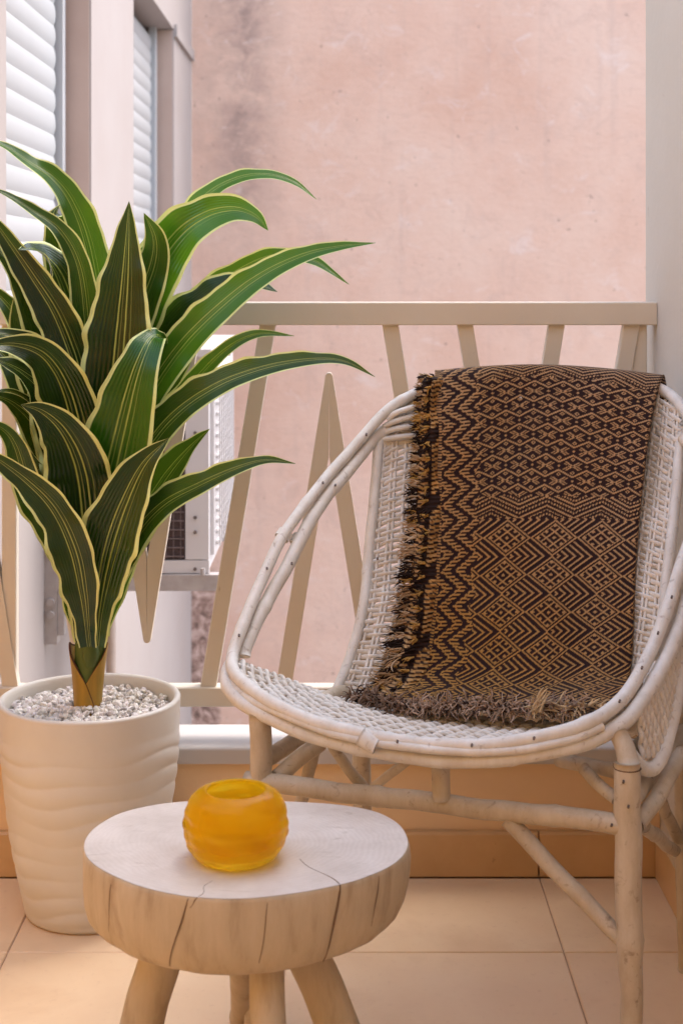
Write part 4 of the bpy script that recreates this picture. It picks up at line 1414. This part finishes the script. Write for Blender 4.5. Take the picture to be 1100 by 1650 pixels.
gold = tan_c * (1 - np.clip(0.25 + 0.5 * lower + 0.5 * (hue - 0.5), 0, 1)) + gold_c * np.clip(0.25 + 0.5 * lower + 0.5 * (hue - 0.5), 0, 1)
gold = gold * (1 + 0.10 * jit[..., None])
black = np.array([0.022, 0.012, 0.012]) * (1 + 0.3 * rng.random(pat.shape)[..., None])
colr = np.clip(gold * pat[..., None] + black * (1 - pat[..., None]), 0.005, 1)
# gold threads float proud of the dark ground
TG[:, :, 1] -= 0.0009 * pat
throw = MB().grid(TG, flip=True, col=colr).build("throw_blanket", M['cloth'], loc=tuple(TG[NU // 2, NV - 1]))
tag(throw, "black and gold patterned woven throw with fringed edges draped over the rattan chair", "blanket")

# folded under-layer that shows as a ribbed roll beside the left edge
mb = MB()
nv2, nu2 = 320, 22
Cs = curve_at(PP([(703, 606, 2.645), (697, 612, 2.605), (694, 650, 2.597), (693, 700, 2.570), (693, 760, 2.544), (691, 855, 2.500), (684, 953, 2.460), (672, 1040, 2.420), (654, 1095, 2.386), (622, 1128, 2.342)]), np.linspace(0, 1, nv2))
ar2 = np.linspace(0, 560, nv2)
wid = np.interp(ar2, [0, 100, 350, 560], [0.018, 0.020, 0.026, 0.028])
aa = np.linspace(-1.0, 1.0, nu2)
G = np.zeros((nv2, nu2, 3))
cc_ = np.zeros((nv2, nu2, 3))
for i in range(nv2):
    for j in range(nu2):
        x = aa[j]
        bulge = math.sqrt(max(0, 1 - x * x))
        G[i, j] = Cs[i] + np.array([x * wid[i], 0.004 - 0.010 * bulge + 0.0014 * math.sin(ar2[i] * 0.9 + 2 * x) + 0.004 * math.sin(ar2[i] * 0.05 + j * 0.3), 0.001 * math.sin(ar2[i] * 1.3)])
        seam = abs(x + 0.15 + 0.1 * math.sin(ar2[i] / 40)) < 0.16
        rib = math.sin(ar2[i] * 2 * math.pi / 7.5 + 0.9 * math.sin(j * 0.9)) > -0.15
        k = 0.0 if seam else (1.0 if rib else 0.0)
        big = math.sin(ar2[i] / 17.0 + 1.2 * x) > 0.75
        k = 0 if big else k
        c_ = np.array([0.47, 0.30, 0.15]) if x < 0.1 else np.array([0.45, 0.26, 0.10])
        cc_[i, j] = c_ * k * rng.uniform(0.8, 1.15) + np.array([0.025, 0.014, 0.012]) * (1 - k)
mb.grid(G, col=cc_)
mb.build("selvedge", M['cloth'], throw)

# fringe: countless short wool ends
def strand(mb, p, d, length, r, col, curl=0.3, ns=5, seg=7):
    d = np.array(d, float)
    d /= np.linalg.norm(d)
    pts = [np.array(p)]
    v_ = d.copy()
    bend = rng.normal(0, curl, 3)
    for k in range(seg):
        v_ = v_ + bend / seg + rng.normal(0, curl * 0.35, 3) + np.array([0, 0, -0.035])
        v_ /= np.linalg.norm(v_)
        pts.append(pts[-1] + v_ * length / seg)
    mb.tube(np.array(pts), [r, r * 1.15, r, r * 0.35], ns, spline=False, col=np.array(col))


COLS = [(0.026, 0.016, 0.013), (0.40, 0.26, 0.145), (0.36, 0.205, 0.06), (0.48, 0.35, 0.23)]
mb = MB()
nT = 96
for k in range(nT):
    f_ = (k + rng.uniform(-0.3, 0.3)) / nT
    i = int(np.clip(f_, 0, 1) * (nv2 - 1))
    p = G[i, 1]
    dark = (k % 3 != 0) if (k // 6) % 3 == 0 else (k % 3 == 0)
    cset = COLS[0] if dark else COLS[rng.choice([1, 2, 3], p=[0.5, 0.3, 0.2])]
    ln = np.interp(f_, [0, 0.15, 0.6, 1], [0.010, 0.013, 0.026, 0.040]) * rng.uniform(0.7, 1.2)
    for q in range(9):
        strand(mb, p + rng.normal(0, 0.0022, 3), (-1, -0.22 + rng.normal(0, 0.15), rng.normal(0.0 if f_ < 0.7 else -0.15, 0.22)), ln * rng.uniform(0.8, 1.15), rng.uniform(0.0007, 0.0012), np.array(cset) * rng.uniform(0.75, 1.2), 0.30)
    # a second, shorter row knotted into the seam
    if k % 2 == 0:
        for q in range(4):
            strand(mb, G[i, 9] + rng.normal(0, 0.0015, 3) + np.array([0, -0.003, 0]), (-1, -0.5, rng.normal(-0.1, 0.35)), 0.016 * rng.uniform(0.7, 1.3), 0.0013, np.array(COLS[0] if k % 4 else COLS[2]) * rng.uniform(0.8, 1.2), 0.4)
# along the bottom hem, tangled brown wool lying on the seat
HB = np.array([TG[int(f_ * (NU - 1)), NV - 1] for f_ in np.linspace(0, 1, 100)])
for k in range(760):
    f_ = rng.uniform(-0.16, 0.82)
    fi = max(0.0, f_)
    p = HB[int(fi * 99)].copy()
    if f_ < 0:
        p += (HB[0] - HB[12]) * (-f_ / 0.12) * 0.8
    p = p + np.array([0, 0.006, 0.005]) + np.array([1, -0.3, 0.5]) * rng.normal(0, 0.004, 3)
    base_c = np.array([0.36, 0.255, 0.19]) if f_ > 0.12 else np.array([0.22, 0.15, 0.11])
    if rng.uniform() < 0.16:
        base_c = np.array([0.05, 0.03, 0.025])
    strand(mb, p, (rng.choice([-1, 1], p=[0.6, 0.4]) * rng.uniform(0.2, 1.0), -0.55, rng.normal(0.05, 0.25)), rng.uniform(0.018, 0.036), rng.uniform(0.0009, 0.0015), base_c * rng.uniform(0.7, 1.3), 1.3, 5, 10)
# one upright tuft and a few stray ends near the right
tp = HB[62] + np.array([0.0, -0.004, 0.004])
for k in range(26):
    strand(mb, tp + rng.normal(0, 0.004, 3), (rng.normal(0.35, 0.3), -0.45, 0.9), rng.uniform(0.022, 0.036), 0.0016, np.array([0.60, 0.45, 0.28]) * rng.uniform(0.8, 1.15), 0.3)
for k in range(60):
    f_ = rng.uniform(0.60, 0.92)
    strand(mb, HB[int(f_ * 99)] + np.array([0, 0.002, 0.005]), (rng.normal(0.5, 0.5), -0.6, rng.normal(0.15, 0.25)), rng.uniform(0.015, 0.03), 0.0015, np.array([0.55, 0.40, 0.24]) * rng.uniform(0.75, 1.2), 0.5)
o = mb.build("fringe", M['wool'], throw)
o['kind'] = 'stuff'

# ------------------------------------------------------------------ log side table
TZ = 0.39
TT = 0.094


def on_top(px, py):
    Yt = (HC - TZ) * F / (py - PY)
    return ((px - PX) / F * Yt, Yt)


outl = [(133, 1366), (140, 1346), (160, 1328), (195, 1310), (250, 1297), (310, 1291), (390, 1290), (470, 1292), (545, 1297), (605, 1308), (642, 1327), (658, 1351), (655, 1374), (632, 1396), (590, 1415), (545, 1428), (470, 1442), (385, 1450), (300, 1446), (225, 1430), (168, 1406), (141, 1386)]
o2 = np.array([on_top(*p) + (0,) for p in outl])
ring = resample(o2, 0.006, True)[:, :2]
cen = ring.mean(0)
table = thing("side_table", "log slice side table with white washed top and splayed branch legs", "side table", (cen[0], cen[1], 0))
nr = len(ring)
ang = np.arctan2(ring[:, 1] - cen[1], ring[:, 0] - cen[0])
rad = np.linalg.norm(ring - cen, axis=1)
knob = 1 + 0.006 * np.sin(5 * ang + 1) + 0.005 * np.sin(11 * ang + 2) + 0.003 * np.sin(23 * ang)
prof = [(0.0, 0.9905), (0.0015, 0.9955), (0.005, 1.0), (0.020, 1.004), (0.045, 1.004), (0.065, 0.996), (0.080, 0.975), (0.089, 0.945), (TT, 0.90)]
G = []
for dz, sc_ in prof:
    kk = 1 + (knob - 1) * min(1, dz / 0.02)
    # rough hewn underside leans in more on the right
    sc2 = sc_ - 0.06 * np.clip(np.cos(ang - 0.1), 0, 1) * (dz / TT) ** 2
    pr = ring - cen
    G.append(np.concatenate([cen + pr * (sc2 * kk)[:, None], np.full((nr, 1), TZ - dz)], 1))
G = np.array(G)
mb = MB().grid(G, closed_v=True)
mb.f.append(np.array([(len(prof) - 1) * nr + np.arange(nr)]))
slab = mb.build("slab", M['log_side'], table, auto=60)
# the sawn face as a gently uneven sheet
fr2 = np.linspace(0.0, 1, 14)
G2 = np.array([np.concatenate([cen + (ring - cen) * (0.9905 * f_ + 1e-4), (TZ + 0.0004 + 0.0006 * np.sin(9 * ang + 11 * f_)[:, None] * f_ * (1 - f_) * 2)], 1) for f_ in fr2])
MB().grid(G2, closed_v=True, flip=True).build("sawn_top", M['log_top'], slab)


def side_pt(px, dz, out=0.0015):
    """a point on the rim of the slab facing the eye, by photo column"""
    xs = (ring[:, 0]) / ring[:, 1] * F + PX
    front = ring[:, 1] < cen[1]
    idx = np.where(front)[0]
    od = idx[np.argsort(xs[idx])]
    rp = np.array([np.interp(px, xs[od], ring[od, 0]), np.interp(px, xs[od], ring[od, 1])])
    sc_ = np.interp(dz, [p[0] for p in prof], [p[1] for p in prof])
    d_ = (rp - cen) * sc_
    d_ = d_ * (1 + out / np.linalg.norm(d_))
    return np.array([cen[0] + d_[0], cen[1] + d_[1], TZ - dz])


# splits in the wood: thin wedges down the side that run on over the top
for (pa, pb, wd, z0_, z1_, top_to) in ((548, 528, 0.0013, 0.0, 0.088, (480, 1385)), (302, 268, 0.0008, 0.002, 0.086, None), (318, 305, 0.0007, 0.0, 0.012, (340, 1420)), (432, 418, 0.0006, 0.006, 0.075, None), (180, 172, 0.0006, 0.01, 0.07, None), (610, 600, 0.0006, 0.004, 0.06, None)):
    pts = [side_pt(pa + (pb - pa) * q + 1.2 * math.sin(q * 5 + pa), z0_ + (z1_ - z0_) * q, -0.0004) for q in np.linspace(0, 1, 14)]
    mb = MB()
    mb.tube(np.array(pts), [wd, wd * 1.2, wd * 0.8, wd * 0.5], 6, spline=False)
    if top_to:
        a_ = pts[0]
        e = on_top(*top_to)
        line = [np.array([a_[0] + (e[0] - a_[0]) * q + 0.003 * math.sin(q * 7), a_[1] + (e[1] - a_[1]) * q, TZ + 0.0004]) for q in np.linspace(0.02, 1, 10)]
        mb.tube(np.array(line), [wd * 0.6, wd * 0.4, wd * 0.2], 6, spline=False)
    mb.build("crack", M['crack'], slab)

ZB = TZ - TT + 0.012
for (tx, ty, bx_, by2, r0, r1) in ((-0.207, 1.86, -0.305, 1.86, 0.026, 0.023), (-0.058, 1.86, 0.062, 1.85, 0.026, 0.022), (-0.088, 1.79, -0.082, 1.70, 0.0205, 0.019), (-0.130, 1.96, -0.1435, 2.235, 0.022, 0.0185)):
    pts = np.array([[tx, ty, ZB], [tx + (bx_ - tx) * 0.5 + 0.003, ty + (by2 - ty) * 0.5, ZB / 2], [bx_, by2, 0.001]])
    MB().tube(pts, [r0, r0 * 1.03, r1], 16, 0.012, 0.001, nodes=0.3).build("leg", M['log_side'], table)

# ------------------------------------------------------------------ amber glass bowl
VX, VY = on_top(380, 1384)
RV = 84 / F * VY
HV = 0.083
po = [(0.000, 0.000), (0.60, 0.000), (0.74, 0.03), (0.86, 0.12), (0.95, 0.25), (0.995, 0.42), (0.995, 0.58), (0.955, 0.74), (0.88, 0.86), (0.78, 0.94), (0.68, 0.98), (0.60, 1.0), (0.565, 0.992)]
pi_ = [(0.55, 0.97), (0.60, 0.93), (0.72, 0.85), (0.82, 0.72), (0.86, 0.56), (0.85, 0.40), (0.78, 0.24), (0.62, 0.14), (0.3, 0.10), (0.0, 0.10)]
prof = resample(np.array([(a, b_, 0) for a, b_ in po + pi_]), 0.02)[:, :2]
na = 96
thv = np.linspace(0, 2 * np.pi, na, endpoint=False)
G = np.zeros((len(prof), na, 3))
for i, (a, b_) in enumerate(prof):
    out = i < len(prof) * 0.58
    rip = (1 + 0.014 * np.sin(11 * thv + 5 * b_) + 0.010 * math.sin(b_ * 38) * np.ones(na) + 0.008 * np.sin(5 * thv + 19 * b_)) if out else np.ones(na)
    rip = 1 + (rip - 1) * math.sin(math.pi * min(1, max(0, b_)))
    r_ = max(a, 0.0005) * RV * rip
    G[i] = np.stack([VX + r_ * np.cos(thv), VY + r_ * np.sin(thv), np.full(na, TZ + 0.0016 + b_ * HV)], -1)
o = MB().grid(G, closed_v=True, flip=True).build("glass_bowl", M['glass'], loc=(VX, VY, TZ + 0.0016))
tag(o, "round amber frosted glass candle bowl on the log side table", "glass bowl")
